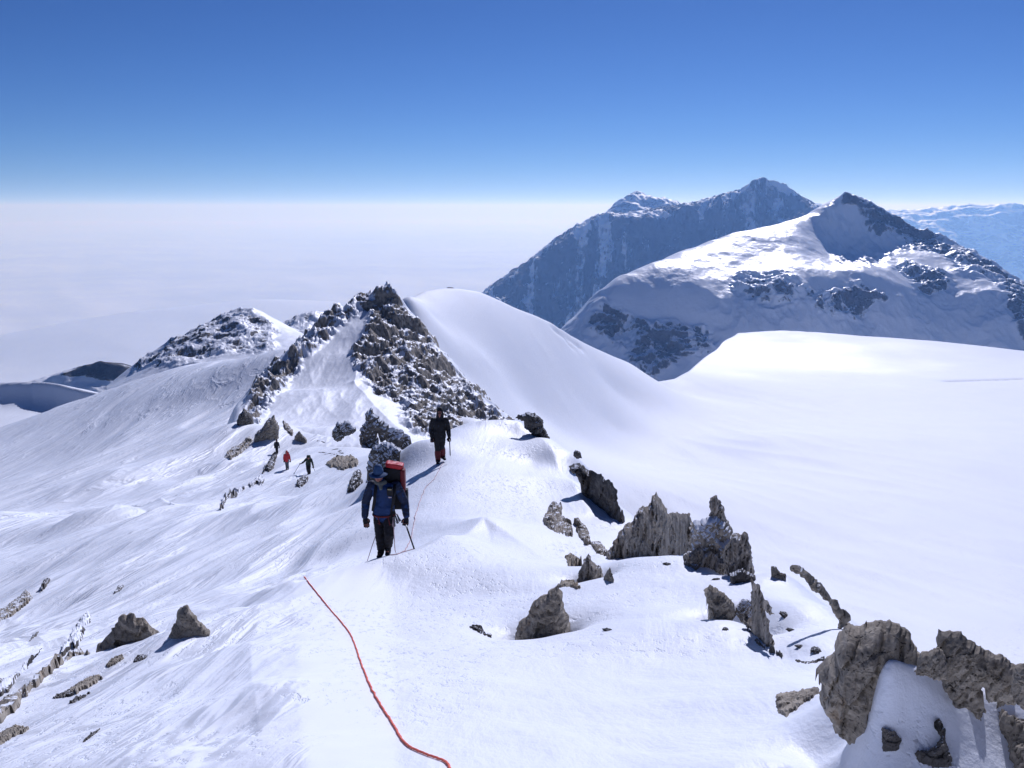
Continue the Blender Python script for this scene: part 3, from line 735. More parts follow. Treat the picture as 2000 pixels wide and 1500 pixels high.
C_SLATE = [(0.06, 0.055, 0.05), (0.25, 0.222, 0.185), (0.44, 0.39, 0.32), (0.60, 0.55, 0.48)]
C_DARK = [(0.03, 0.029, 0.03), (0.09, 0.083, 0.076), (0.17, 0.155, 0.135), (0.28, 0.255, 0.225)]
M_TAN = rock_material('rock_tan', C_TAN, (1, 1, 2.2), (0.5, 0.35, 0), 0.35)
M_SLATE = rock_material('rock_slate', C_SLATE, (7, 3.5, 0.55), (0.0, 0.12, 0.2), 0.5, 0.12)
M_DARKR = rock_material('rock_dark', C_DARK, (1, 1, 2.5), (0.3, 0.7, 0), 0.9, 0.22)
M_MIXED = rock_material('rock_snow_mixed', C_DARK, (1, 1, 1.6), (0.3, 0.5, 0), 1.4, 0.85)
M_RIB = rock_material('rock_rib', C_TAN, (1.2, 0.5, 3.0), (0.2, 0.5, 0.2), 0.6, 0.18)
M_CAKED = rock_material('rock_snow_caked', C_SLATE, (3, 2, 0.6), (0, 0.1, 0), 0.6, 0.85)

def resample(poly, step, rag, seed):
    rng = random.Random(seed); out = []
    P = [Vector(p) for p in poly]
    for a, b in zip(P, P[1:] + P[:1]):
        n = max(1, int((b - a).length / step))
        d = (b - a); nn = Vector((-d.y, d.x)).normalized() if d.length else Vector((0, 0))
        for k in range(n):
            p = a + d * (k / n)
            if k: p = p + nn * rng.uniform(-rag, rag)
            out.append((p.x, p.y))
    return out

def rock_mesh(poly, mode, thick, step, seed, crag, ground, strat, rng_at=None, sink=None, slabs=None):
    us = [p[0] for p in poly]; vs = [p[1] for p in poly]
    size = max(max(us) - min(us), max(vs) - min(vs))
    step = step or min(4.0, max(1.2, size / 34))
    bd = resample(poly, step, step * 0.45, seed)
    # a broken, ragged outline; splitting planes shift it slab by slab
    q = np.array(bd); arc = np.r_[0, np.cumsum(np.hypot(*np.diff(q, axis=0).T))]
    tv = np.roll(q, -1, 0) - np.roll(q, 1, 0); nv = np.stack([-tv[:, 1], tv[:, 0]], 1) / (np.linalg.norm(tv, axis=1)[:, None] + 1e-9)
    rag = sum(a_ * perlin2(arc / (size * l_), arc * 0 + seed + 0.37, seed + k_) for k_, (a_, l_) in enumerate(((0.026, 0.16), (0.020, 0.075), (0.012, 0.035))))
    q = q + nv * (rag * size)[:, None]
    def slab_of(U, V):
        K, ang, am = slabs
        s_ = ((U - x0_) * math.cos(ang) + (V - y0_) * math.sin(ang)) / size * K
        s_ = s_ + 0.55 * perlin2((U - x0_) / size * 3.0, (V - y0_) / size * 3.0, seed + 40) * 1.0
        i_ = np.floor(s_); f_ = s_ - i_
        return _h(i_, i_ * 0, np.zeros(1), seed) / 65535.0 - 0.5, np.minimum(f_, 1 - f_)
    x0_, y0_ = min(us), min(vs)
    if slabs:
        o_, e_ = slab_of(q[:, 0], q[:, 1])
        up = np.clip((max(vs) - q[:, 1]) / (max(vs) - min(vs)), 0, 1)
        q = q + np.stack([-math.sin(slabs[1]) + 0 * o_, math.cos(slabs[1]) + 0 * o_], 1) * (o_ * slabs[2] * size * up)[:, None]
    bd = [tuple(p) for p in q]
    def vbot(u):
        u = np.asarray(u, float); out = np.full(u.shape, -1e9)
        for (x0, y0), (x1, y1) in zip(poly, poly[1:] + poly[:1]):
            lo, hi = min(x0, x1), max(x0, x1)
            m = (u >= lo - 1e-6) & (u <= hi + 1e-6)
            t = np.where(abs(x1 - x0) < 1e-9, 0.5, (u - x0) / (x1 - x0 + (1e-12 if x1 >= x0 else -1e-12)))
            v = np.where(abs(x1 - x0) < 1e-9, max(y0, y1), y0 + t * (y1 - y0))
            out = np.where(m, np.maximum(out, v), out)
        return out
    emb = (sink if sink is not None else max(3.0, 0.20 * (max(vs) - min(vs))))
    if mode == 'stand':
        b2 = []
        for (u, v) in bd:
            low = v > vbot([min(max(u, min(us)), max(us))])[0] - 3.0 - 0.06 * size and v > min(vs) + 0.35 * (max(vs) - min(vs))
            b2.append((u, v + emb) if low else (u, v))
        pb = b2
    else: pb = bd
    rng = random.Random(seed + 5)
    x0, x1 = min(us), max(us); y0, y1 = min(vs), max(vs) + emb
    gx = np.arange(x0, x1, step); gy = np.arange(y0, y1, step)
    G = np.array([(x + rng.uniform(-.3, .3) * step, y + rng.uniform(-.3, .3) * step) for x in gx for y in gy])
    G = G[inside(pb, G[:, 0], G[:, 1]) > step * 0.55]
    nb = len(pb)
    vl = [Vector(p) for p in pb] + [Vector(p) for p in G]
    ed = [(k, (k + 1) % nb) for k in range(nb)]
    co, _, fa, orig, _, _ = delaunay_2d_cdt(vl, ed, [list(range(nb))], 1, 1e-4)
    C = np.array([(c.x, c.y) for c in co])
    fa = np.array([f if len(f) == 3 else f[:3] for f in fa])
    a, b, c = C[fa[:, 0]], C[fa[:, 1]], C[fa[:, 2]]
    fl = ((b - a)[:, 0] * (c - a)[:, 1] - (b - a)[:, 1] * (c - a)[:, 0]) > 0
    fa[fl] = fa[fl][:, ::-1]                       # photo y runs down
    dpx = np.maximum(inside(pb, C[:, 0], C[:, 1]), 0)
    D = max(dpx.max(), 1e-6)
    rim = dpx < step * 0.05
    if mode == 'stand':
        cols = np.linspace(x0 + 0.03 * (x1 - x0), x1 - 0.03 * (x1 - x0), 15)
        if rng_at: base = np.full(len(C), float(rng_at))
        else:
            H, ok = ground.hit(cols, vbot(cols))
            rr = np.hypot(H[:, 0], H[:, 1])
            md = np.percentile(rr, 35); ok = np.abs(rr / md - 1) < 0.14
            kf = np.polyfit(cols[ok], rr[ok], 1) if ok.sum() > 3 else (0, md)
            base = np.clip(np.polyval(kf, C[:, 0]), rr[ok].min(), rr[ok].max())
        x, y, z = ray(C[:, 0], C[:, 1]); h = np.hypot(x, y)
        P = np.stack([x, y, z], 1) * (base / h)[:, None]
        out = -np.stack([x / h, y / h, np.zeros(len(h))], 1)
    else:
        P, ok = ground.hit(C[:, 0], C[:, 1])
        rr = np.hypot(P[:, 0], P[:, 1]); A = np.stack([np.ones(len(C)), (C[:, 0] - x0) / size, (C[:, 1] - y0) / size], 1)
        lr = np.log(rr); w_ = lr < np.percentile(lr, 70)   # lines of sight that skim over a crest are left out of the fit
        for _ in range(4):
            kf = np.linalg.lstsq(A[w_], lr[w_], rcond=None)[0]
            res = lr - A @ kf; w_ = np.abs(res) < max(0.03, 1.5 * np.median(np.abs(res)))
        fit = np.exp(np.clip(A @ kf, lr[w_].min() - .02, lr[w_].max() + .02))
        P = P * (np.clip(rr, fit * 0.95, fit * 1.05) / rr)[:, None]
        out = np.stack([-P[:, 0], -P[:, 1], np.zeros(len(P))], 1)
        out /= np.linalg.norm(out, axis=1)[:, None]
        out = out * 0.55 + np.array([0, 0, 0.83])
        base = np.hypot(P[:, 0], P[:, 1])
    dist = np.median(np.linalg.norm(P, axis=1))
    mpp = dist / F                                  # metres per photo pixel here
    T = thick * D * mpp
    q = np.minimum(dpx / D, 1)
    prof = np.sqrt(np.maximum(1 - (1 - q) ** 2, 0)) ** 0.8
    S = size * mpp
    w = P / S
    n = fbm3(w + seed * 3.1, 0.55, 3, seed, 0.55, True) + 0.6 * fbm3(w * np.array(strat) ** 0.6 + seed, 0.3, 3, seed + 9, 0.6)
    # flat facets at two scales: the nearest of many tilted planes, as broken rock has
    rs = np.random.RandomState(seed)
    facet = 0
    for cnt, am in ((14, 1.0), (70, 0.62), (260, 0.34)):
        if cnt > len(w) // 3: break
        ctr = w[rs.choice(len(w), cnt)]; nrm = rs.normal(size=(cnt, 3)) * 0.75
        off = rs.uniform(-.5, .5, cnt) * 0.34 / math.sqrt(cnt)
        ww = w + 0.05 / math.sqrt(cnt) * np.stack([perlin3(w * 9 + 5 * a_, seed + a_) for a_ in range(3)], 1)
        fd = ((ww[:, None] * np.array(strat) ** 0.4 - ctr[None] * np.array(strat) ** 0.4) ** 2).sum(-1)
        near_ = fd.argmin(1)
        facet = facet + am * (((w - ctr[near_]) * nrm[near_]).sum(1) + off[near_])
    n = n + 0.5 * fbm3(w * np.array(strat) ** 0.5 * 0.8 + 3, 0.10, 3, seed + 4, 0.6, True)
    rel = crag * (0.20 * n + 1.1 * facet) * S
    if slabs:
        o_, e_ = slab_of(C[:, 0], C[:, 1])
        rel = rel + S * slabs[2] * (1.5 * o_ - 0.9 * np.exp(-(e_ / 0.10) ** 2))
    lim = np.minimum(1, dpx / (0.16 * D + 1e-9))
    front = P + out * (T * prof + rel * lim * 0.8)[:, None]
    if mode != 'stand': front = front + out * (0.12 * T)
    back = P - out * (T * (0.8 if mode == 'stand' else 0.6) * prof - rel * lim * 0.3)[:, None]
    keep = ~rim
    bi = np.arange(len(C)); bi[keep] = len(C) + np.arange(keep.sum())
    co3 = np.concatenate([front, back[keep]])
    if mode != 'stand':                             # the rim sits in the snow
        co3[:len(C)][rim] -= np.array([0, 0, 0.05 * T + 0.01 * S])
    faces = np.concatenate([fa, bi[fa][:, ::-1]])
    return co3, faces

ROCKS = []
def rock(name, label, cat, poly, mode='stand', mat=None, thick=1.0, step=None, crag=0.30, group=None, ground=None, strat=(3, 3, 1), rng_at=None, seed=None, sink=None, slabs=None):
    seed = seed or (len(ROCKS) * 7 + 3)
    co, fa = rock_mesh(poly, mode, thick, step, seed, crag, ground or near, strat, rng_at, sink, slabs if slabs else (6, 1.0, 0.05))
    org = np.array([co[:, 0].mean(), co[:, 1].mean(), co[:, 2].min()])
    o = mesh_np(name, co - org, fa, mat or M_TAN, smooth=False)
    o.location = org
    tag(o, label, cat, group)
    ROCKS.append(o)
    return o

# --- right: the boulders by the camera
rock('boulder', 'big tan boulder with a dark hollow at its top, lower right beside the snowy slab', 'boulder',
     [(1648,1217),(1676,1217),(1704,1209),(1721,1206),(1732,1212),(1760,1228),(1785,1254),(1799,1287),(1792,1330),(1770,1390),(1765,1450),(1735,1490),(1704,1512),(1682,1447),(1645,1410),(1617,1377),(1603,1343),(1600,1310),(1620,1282),(1631,1254),(1642,1237)],
     mat=M_TAN, thick=0.62, crag=0.34, rng_at=4.55, sink=18, slabs=(7, 0.45, 0.05))
rock('rock', 'dark lump of rock at the right foot of the big tan boulder', 'rock',
     [(1722,1424),(1749,1432),(1761,1447),(1755,1465),(1724,1468)], 'lie', M_DARKR, 0.9)
rock('boulder', 'blocky brown boulder near the right edge, highest of the rocks above the snowy slab', 'boulder',
     [(1830,1248),(1833,1231),(1858,1231),(1894,1248),(1931,1276),(1956,1282),(1984,1301),(1995,1329),(1984,1346),(1964,1343),(1953,1332),(1917,1338),(1925,1363),(1911,1366),(1886,1352),(1869,1354),(1847,1324),(1840,1293),(1831,1276)],
     mat=M_TAN, thick=0.6, crag=0.30, rng_at=4.42, sink=30, slabs=(7, 0.9, 0.05))
rock('rock', 'dark curved rock poking out of the shaded snow slab, bottom right', 'rock',
     [(1822,1410),(1833,1406),(1847,1427),(1848,1450),(1856,1472),(1860,1494),(1830,1500),(1796,1488),(1782,1470),(1810,1467),(1827,1462),(1833,1436)], 'lie', M_DARKR, 0.9, crag=0.2)
rock('rock', 'small brown rock leaning in the snow slab below the blocky boulder', 'rock',
     [(1886,1349),(1906,1361),(1921,1388),(1915,1408),(1896,1390)], 'lie', M_TAN, 0.9)
rock('rock', 'rounded brown rock at the foot of the blocky boulder, on its right side', 'rock',
     [(1951,1349),(1973,1344),(1983,1360),(1966,1374),(1945,1384)], 'lie', M_TAN, 0.8)
rock('boulder', 'cracked boulder cut off by the right edge of the picture, bottom corner', 'boulder',
     [(1948,1391),(1973,1408),(2020,1419),(2040,1450),(2030,1520),(1985,1515),(1967,1450),(1956,1422)], 'lie', M_TAN, 0.9)
rock('rock', 'little grey stone beside the big tan boulder, above the snow slab', 'rock',
     [(1800,1276),(1815,1272),(1832,1277),(1840,1290),(1815,1296)], 'lie', M_TAN, 0.8)
rock('rock', 'flat pointed tan rock in the snow left of the big tan boulder', 'rock',
     [(1514,1354),(1564,1348),(1600,1341),(1602,1354),(1572,1372),(1536,1400),(1519,1393)], 'lie', M_TAN, 0.45, crag=0.2)
rock('rock_fin', 'long narrow rock fin running down the snow edge behind the big tan boulder', 'rock',
     [(1542,1108),(1556,1104),(1572,1113),(1603,1138),(1631,1171),(1648,1188),(1661,1212),(1648,1224),(1636,1240),(1638,1212),(1624,1193),(1615,1173),(1596,1157),(1570,1130),(1544,1117)],
     mat=M_RIB, thick=1.3, crag=0.22, rng_at=8.6, sink=0)
rock('rock', 'small dark rock alone on the snow edge, left of the narrow fin', 'rock',
     [(1505,1107),(1515,1107),(1524,1118),(1536,1121),(1534,1133),(1507,1123)], mat=M_RIB, thick=1.0)
rock('rock', 'thin dark crack of rock in the snow, just left of the big tan boulder', 'rock',
     [(1548,1289),(1560,1287),(1576,1291),(1592,1288),(1612,1284),(1610,1290),(1592,1295),(1575,1296),(1556,1294)], 'lie', M_DARKR, 0.6)
# --- right: the slate spires
rock('rock_spire', 'tall upright slate spire, the highest of the cluster on the right ridge', 'rock',
     [(1206,1066),(1208,1040),(1224,1021),(1232,1024),(1240,1010),(1252,994),(1260,987),(1272,977),(1276,968),(1281,964),(1288,970),(1294,976),(1302,991),(1306,1008),(1309,1030),(1308,1060),(1304,1082),(1286,1083),(1270,1086),(1245,1086),(1220,1086)],
     mat=M_SLATE, thick=0.9, crag=0.28, strat=(9, 5, 1), slabs=(11, 0.12, 0.10))
rock('rock', 'low knobbly slate block at the left foot of the tallest spire', 'rock',
     [(1183,1089),(1191,1069),(1204,1054),(1218,1050),(1238,1047),(1256,1052),(1264,1064),(1267,1084),(1245,1085),(1215,1086)], mat=M_SLATE, thick=0.9, crag=0.3, strat=(7, 4, 1), slabs=(11, 0.12, 0.10))
rock('rock_spire', 'square-topped slate block joined to the right side of the tallest spire', 'rock',
     [(1300,1008),(1309,1001),(1326,1000),(1344,1006),(1353,1018),(1357,1039),(1354,1060),(1347,1074),(1329,1089),(1314,1081),(1300,1081)], mat=M_SLATE, thick=0.9, crag=0.3, strat=(9, 5, 1), slabs=(11, 0.12, 0.10))
rock('rock', 'slate block plastered with shaded snow between the two spires', 'rock',
     [(1350,1040),(1356,1018),(1385,1008),(1401,1003),(1424,1032),(1436,1052),(1428,1086),(1404,1100),(1370,1100),(1350,1080)], mat=M_CAKED, thick=0.75, crag=0.34, rng_at=12.9)
rock('rock_spire', 'slender leaning pinnacle above the snow-plastered block', 'rock',
     [(1384,1016),(1386,976),(1392,970),(1398,967),(1407,981),(1413,994),(1417,1009),(1423,1021),(1436,1040),(1428,1046),(1408,1030),(1396,1018)], mat=M_SLATE, thick=1.1, crag=0.25, strat=(9, 5, 1), slabs=(11, 0.12, 0.10), rng_at=13.0)
rock('rock_spire', 'dark slate column at the right end of the spire cluster', 'rock',
     [(1413,1072),(1431,1042),(1443,1036),(1458,1044),(1467,1069),(1470,1090),(1476,1136),(1466,1136),(1460,1113),(1449,1126),(1431,1122),(1421,1100)], mat=M_SLATE, thick=0.9, crag=0.3, strat=(9, 5, 1), slabs=(11, 0.12, 0.10), rng_at=11.9)
rock('rock', 'small dark stones under the snow-plastered slate block', 'rock',
     [(1334,1084),(1346,1076),(1358,1080),(1362,1092),(1352,1100),(1366,1108),(1360,1114),(1346,1106),(1336,1104)], 'lie', M_DARKR, 0.8)
rock('rock', 'grey-green slab with a dark underside below the slate column', 'rock',
     [(1375,1153),(1386,1143),(1401,1149),(1419,1164),(1438,1186),(1423,1208),(1413,1219),(1389,1214),(1383,1202),(1380,1174)], mat=M_TAN, thick=0.9, crag=0.25, rng_at=9.35)
rock('rock_spire', 'sharp rock blade slanting down to the right of the grey-green slab', 'rock',
     [(1462,1124),(1476,1136),(1489,1152),(1514,1200),(1499,1194),(1493,1184),(1502,1212),(1513,1264),(1497,1260),(1476,1239),(1442,1198),(1467,1201),(1470,1168)], mat=M_SLATE, thick=0.8, crag=0.25, strat=(7, 4, 1), slabs=(11, 0.12, 0.10), sink=1.5)
rock('rock', 'thin dark flake running down from the sharp rock blade', 'rock',
     [(1440,1198),(1450,1206),(1472,1240),(1490,1258),(1512,1270),(1530,1280),(1526,1284),(1500,1273),(1478,1256),(1456,1226)], 'lie', M_DARKR, 0.9)
rock('rock', 'arched rock with a snow patch in its hollow, left of the slate spires', 'rock',
     [(1003,1251),(1012,1219),(1030,1201),(1044,1174),(1077,1153),(1092,1143),(1096,1156),(1102,1180),(1111,1204),(1114,1230),(1092,1230),(1082,1213),(1079,1227),(1053,1230),(1026,1238)], mat=M_TAN, thick=0.9, crag=0.3, rng_at=10.25)
rock('rock', 'low brown ledge behind the arched rock', 'rock',
     [(1084,1147),(1100,1135),(1120,1132),(1137,1148),(1126,1151),(1110,1146)], 'lie', M_TAN, 0.8)
rock('rock', 'striped pyramid-shaped rock above the arched rock', 'rock',
     [(1126,1140),(1131,1117),(1140,1096),(1150,1079),(1159,1096),(1173,1108),(1180,1128),(1152,1141),(1131,1150)], mat=M_SLATE, thick=0.9, crag=0.25, strat=(6, 3, 1), slabs=(11, 0.12, 0.10), rng_at=12.95)
rock('rock', 'small brown stone left of the striped pyramid-shaped rock', 'rock',
     [(1103,1087),(1115,1081),(1137,1096),(1138,1108),(1110,1106)], 'lie', M_TAN, 0.8)
rock('rock', 'small triangular stone right of the striped pyramid-shaped rock', 'rock',
     [(1177,1130),(1191,1107),(1201,1137),(1187,1134)], mat=M_TAN, thick=0.9)
rock('rock', 'grey rock breaking through the snow halfway up the right flank of the hump', 'rock',
     [(1060,1016),(1066,1000),(1077,988),(1101,993),(1094,1008),(1117,1020),(1120,1050),(1083,1040),(1070,1030)], 'lie', M_SLATE, 0.7, crag=0.28)
rock('rock', 'wedge-shaped grey rock, middle one of the row on the right flank of the hump', 'rock',
     [(1120,1020),(1132,1022),(1147,1033),(1156,1061),(1146,1066),(1131,1050)], 'lie', M_SLATE, 0.8)
rock('rock', 'low grey rock just left of the spire cluster, lowest of the row on the flank', 'rock',
     [(1150,1060),(1170,1058),(1187,1078),(1186,1087),(1164,1080)], 'lie', M_SLATE, 0.8)
rock('rock_outcrop', 'dark cliff on the far edge of the hump, above the spire cluster', 'rock',
     [(1113,908),(1128,903),(1150,918),(1175,924),(1196,944),(1206,970),(1219,1005),(1221,1020),(1195,1012),(1175,990),(1155,972),(1146,950),(1124,932)], mat=M_DARKR, thick=0.8, crag=0.32, slabs=(9, 0.5, 0.09))
rock('rock', 'tiny dark rock on the hump edge above the dark cliff', 'rock',
     [(1119,886),(1124,879),(1133,882),(1137,892),(1126,893)], mat=M_DARKR, thick=0.9, rng_at=29)
rock('rock_outcrop', 'brown rock at the top right of the second climber\'s snow crest', 'rock',
     [(1006,816),(1018,808),(1032,805),(1046,808),(1058,820),(1066,840),(1077,862),(1062,858),(1045,842),(1030,828)], mat=M_DARKR, thick=0.9, crag=0.3, rng_at=32.5)
rock('rock', 'small dark stone lying alone on the open bench of snow', 'rock',
     [(914,1224),(926,1219),(938,1221),(946,1231),(962,1240),(960,1246),(944,1240),(930,1232)], 'lie', M_DARKR, 0.8)
# --- left: boulders and ribs on the flank
rock('boulder', 'rounded brown boulder on the left flank, upper end of the long rib', 'boulder',
     [(172,1272),(200,1252),(217,1232),(229,1208),(240,1202),(255,1200),(280,1208),(304,1229),(324,1246),(314,1260),(294,1264),(286,1252),(259,1246),(227,1264),(200,1276)], mat=M_TAN, thick=0.9, crag=0.25, slabs=(5, 1.2, 0.04), sink=22)
rock('boulder', 'pointed brown boulder on the left flank, right of the rounded one', 'boulder',
     [(322,1257),(332,1236),(343,1213),(350,1190),(358,1184),(366,1185),(378,1195),(392,1216),(406,1227),(413,1241),(399,1243),(378,1234),(353,1232),(336,1248)], mat=M_TAN, thick=0.9, crag=0.22, slabs=(5, 1.2, 0.04), sink=22)
rock('rock_rib', 'long broken rib of brown rock running down to the left edge of the picture', 'rock',
     [(-8,1380),(17,1364),(46,1350),(77,1322),(101,1300),(119,1286),(154,1269),(184,1270),(176,1279),(154,1278),(122,1296),(98,1324),(66,1341),(46,1366),(28,1390),(-8,1416)], 'lie', M_RIB, 1.0, crag=0.10)
rock('rock', 'narrow brown stone below the rounded boulder', 'rock', [(206,1300),(217,1286),(238,1279),(243,1286),(224,1298),(210,1305)], 'lie', M_TAN, 0.8)
rock('rock', 'dark little stone below the gap between the two brown boulders', 'rock', [(257,1295),(270,1279),(291,1281),(276,1291)], 'lie', M_DARKR, 0.8)
rock('rock_slab', 'pale tan slab lying on the lower left snow', 'rock', [(128,1350),(150,1336),(168,1325),(196,1317),(202,1325),(175,1342),(147,1355)], 'lie', M_TAN, 0.7, crag=0.12)
rock('rock', 'dark stone under the left end of the pale tan slab', 'rock', [(102,1366),(110,1357),(122,1352),(134,1349),(146,1352),(146,1358),(132,1361),(114,1364)], 'lie', M_DARKR, 0.8)
rock('rock', 'flat dark stone just below the pale tan slab', 'rock', [(130,1377),(150,1360),(183,1348),(166,1362),(148,1371)], 'lie', M_DARKR, 0.8)
rock('rock_slab', 'brown slab at the left edge, nearest to the bottom corner', 'rock', [(-8,1437),(10,1426),(28,1417),(63,1419),(50,1431),(35,1435),(10,1450),(-8,1460)], 'lie', M_TAN, 0.8, crag=0.15)
rock('rock', 'thin stick-like sliver of rock in the bottom left snow', 'rock', [(158,1453),(175,1434),(202,1419),(186,1434),(170,1446)], 'lie', M_DARKR, 0.9)
rock('rock_rib', 'dark jagged rib climbing to the left foot of the rounded brown boulder', 'rock',
     [(118,1285),(122,1262),(140,1238),(155,1215),(168,1198),(179,1200),(175,1220),(161,1248),(147,1278),(141,1262),(133,1274)], 'lie', M_MIXED, 0.8, crag=0.15)
rock('rock_rib', 'shaded rock band at the left edge above the long brown rib', 'rock',
     [(-8,1332),(21,1322),(38,1308),(60,1286),(84,1264),(64,1292),(38,1320),(17,1348),(-8,1367)], 'lie', M_MIXED, 0.9, crag=0.12)
rock('rock', 'small dark stone alone on the slope left of the jagged rib', 'rock', [(57,1253),(63,1241),(77,1231),(71,1243)], 'lie', M_DARKR, 0.9)
rock('rock_rib', 'streaked brown rock at the left edge, highest rib on the flank', 'rock',
     [(-8,1200),(14,1181),(34,1166),(52,1153),(65,1168),(46,1187),(21,1204),(-8,1219)], 'lie', M_RIB, 0.8, crag=0.12)
rock('rock', 'small dark rock just above the highest rib on the left edge', 'rock', [(78,1158),(82,1142),(88,1128),(99,1132),(90,1147)], 'lie', M_DARKR, 0.9)
rock('rock', 'dark sliver of rock on the flank straight above the pointed boulder', 'rock', [(220,1162),(231,1145),(243,1144),(234,1156)], 'lie', M_DARKR, 0.9)
# --- middle: rocks round the climbers' slope
rock('rock_slab', 'long grey-brown slab at the far left of the climbers\' slope', 'rock', [(437,893),(453,877),(470,869),(480,860),(488,852),(494,859),(482,876),(470,887),(451,897)], 'lie', M_RIB, 0.8, crag=0.12)
rock('rock_outcrop', 'broken tan outcrop above the farthest climber', 'rock', [(494,855),(504,842),(512,836),(522,820),(536,810),(545,832),(545,846),(536,854),(512,859),(501,861)], mat=M_RIB, thick=0.8)
rock('rock', 'narrow tan rock right of the broken outcrop above the climbers', 'rock', [(551,822),(562,828),(574,844),(571,852),(557,839)], 'lie', M_RIB, 0.9)
rock('rock', 'pointed tan rock at the right end of the outcrop row above the climbers', 'rock', [(573,855),(584,841),(595,853),(602,864),(579,860)], mat=M_RIB, thick=0.9)
rock('rock_outcrop', 'dark rock on the snow hump skyline at the left foot of the pointed peak', 'rock', [(461,828),(466,812),(475,798),(490,808),(498,824),(477,829)], mat=M_DARKR, thick=0.8)
rock('rock_rib', 'upper piece of the rock rib below the farthest climber', 'rock', [(525,902),(531,890),(538,881),(543,886),(539,900),(534,916),(523,922),(518,919),(511,928),(516,912)], 'lie', M_DARKR, 0.9)
rock('rock_rib', 'snow-dusted middle piece of the rock rib left of the red-clad climber', 'rock', [(484,948),(499,935),(509,927),(518,936),(510,951),(502,944),(490,952)], 'lie', M_MIXED, 0.8)
rock('rock_rib', 'ragged lowest piece of the rock rib on the climbers\' slope', 'rock', [(423,989),(445,969),(459,951),(463,955),(480,949),(477,957),(453,974),(438,983),(438,992),(429,999),(433,982)], 'lie', M_MIXED, 0.7)
rock('rock_slab', 'oval tan rock to the right of the bent-over climber', 'rock', [(633,907),(645,899),(656,893),(685,890),(699,901),(697,911),(672,918),(646,913)], 'lie', M_TAN, 0.7, crag=0.10)
rock('rock', 'dark rounded rock at the feet of the bent-over climber', 'rock', [(577,950),(582,939),(595,929),(604,933),(599,943),(586,953)], 'lie', M_DARKR, 0.9)
rock('rock', 'dark pitted rock on the slope left of the blue-jacketed climber\'s hat', 'rock', [(676,964),(682,944),(696,921),(705,925),(708,942),(692,959)], 'lie', M_DARKR, 0.9)
rock('rock_outcrop', 'dark rocks directly behind the head of the blue-jacketed climber', 'rock', [(715,930),(719,890),(730,870),(750,863),(768,866),(784,878),(774,902),(754,926),(728,928)], mat=M_MIXED, thick=0.7)
rock('rock_outcrop', 'small clump of dark spiky rocks below the peak\'s snow slope', 'rock', [(648,846),(654,832),(660,821),(666,828),(672,822),(680,821),(686,829),(696,834),(684,842),(673,846),(660,857)], mat=M_MIXED, thick=0.8, rng_at=104)
rock('rock_outcrop', 'snow-streaked rock rib dropping from the peak behind the blue-jacketed climber', 'rock',
     [(704,890),(701,868),(708,828),(715,801),(724,797),(733,810),(750,822),(759,836),(781,841),(804,853),(800,866),(772,856),(752,842),(739,848),(741,868),(722,888)], mat=M_MIXED, thick=0.6, rng_at=106)
rock('rock_outcrop', 'little dark rock on the skyline of the smooth snow dome', 'rock', [(868,567),(874,561),(886,562),(893,567),(880,570)], mat=M_DARKR, thick=0.9, rng_at=942, ground=basin_f, sink=4)
first = None  # dark lumps added to stand for a line of footprints
for k_, (px_, py_) in enumerate([(621,861),(630,863),(641,866),(653,878),(662,882),(669,886),(632,884),(644,886),(652,888),(636,872)]):
    if first is None:
        first = rock('stone', 'tiny dark lump standing for a footprint in the line above the oval tan rock', 'stone', [(px_-3,py_+1),(px_,py_-2),(px_+3,py_-1),(px_+3,py_+1.5),(px_,py_+2)], 'lie', M_DARKR, 0.9, group='footprint marks above the oval rock')
        h0 = near.hit([px_], [py_])[0][0]; d0 = Vector(first.location) - Vector(h0)
    else:
        s_ = first.copy(); COL.objects.link(s_); h_ = near.hit([px_], [py_])[0][0]
        s_.location = Vector(h_) + d0; s_.rotation_euler = (0, 0, k_ * 0.7)
rock('rock', 'slate ledge stepping down from the snow-plastered block to the slate column', 'rock', [(1336,1086),(1360,1070),(1390,1080),(1422,1098),(1420,1120),(1392,1110),(1362,1106)], mat=M_SLATE, thick=0.8, crag=0.3, strat=(7, 4, 1), rng_at=12.5, slabs=(9, 0.4, 0.08))
rock('rock', 'dark step of rock under the foot of the slate column', 'rock', [(1424,1120),(1450,1110),(1476,1126),(1474,1152),(1452,1142),(1432,1138)], mat=M_DARKR, thick=0.8, crag=0.3, rng_at=11.2)
rock('rock', 'small snow-dusted rock wedged between the grey-green slab and the sharp blade', 'rock', [(1434,1186),(1452,1168),(1470,1176),(1469,1206),(1448,1206)], mat=M_CAKED, thick=0.8, crag=0.3, rng_at=9.4)
rock('rock', 'brown rock wedged between the top of the snow slab and the blocky boulder', 'rock', [(1786,1296),(1800,1274),(1818,1270),(1836,1262),(1846,1284),(1852,1312),(1828,1306),(1806,1302)], mat=M_TAN, thick=0.8, crag=0.3, rng_at=4.3, sink=16)
rock('rock', 'broken brown rock between the blocky boulder and the right edge of the picture', 'rock', [(1972,1330),(1984,1300),(2004,1296),(2030,1310),(2035,1372),(2000,1366),(1984,1352)], mat=M_TAN, thick=0.8, crag=0.3, rng_at=4.25, sink=16)
spots_ = [(1416,1228),(1302,1102),(1398,1132),(1138,1043),(1532,1202),(1546,1232),(1562,1262),(1592,1270),(1186,1231)]
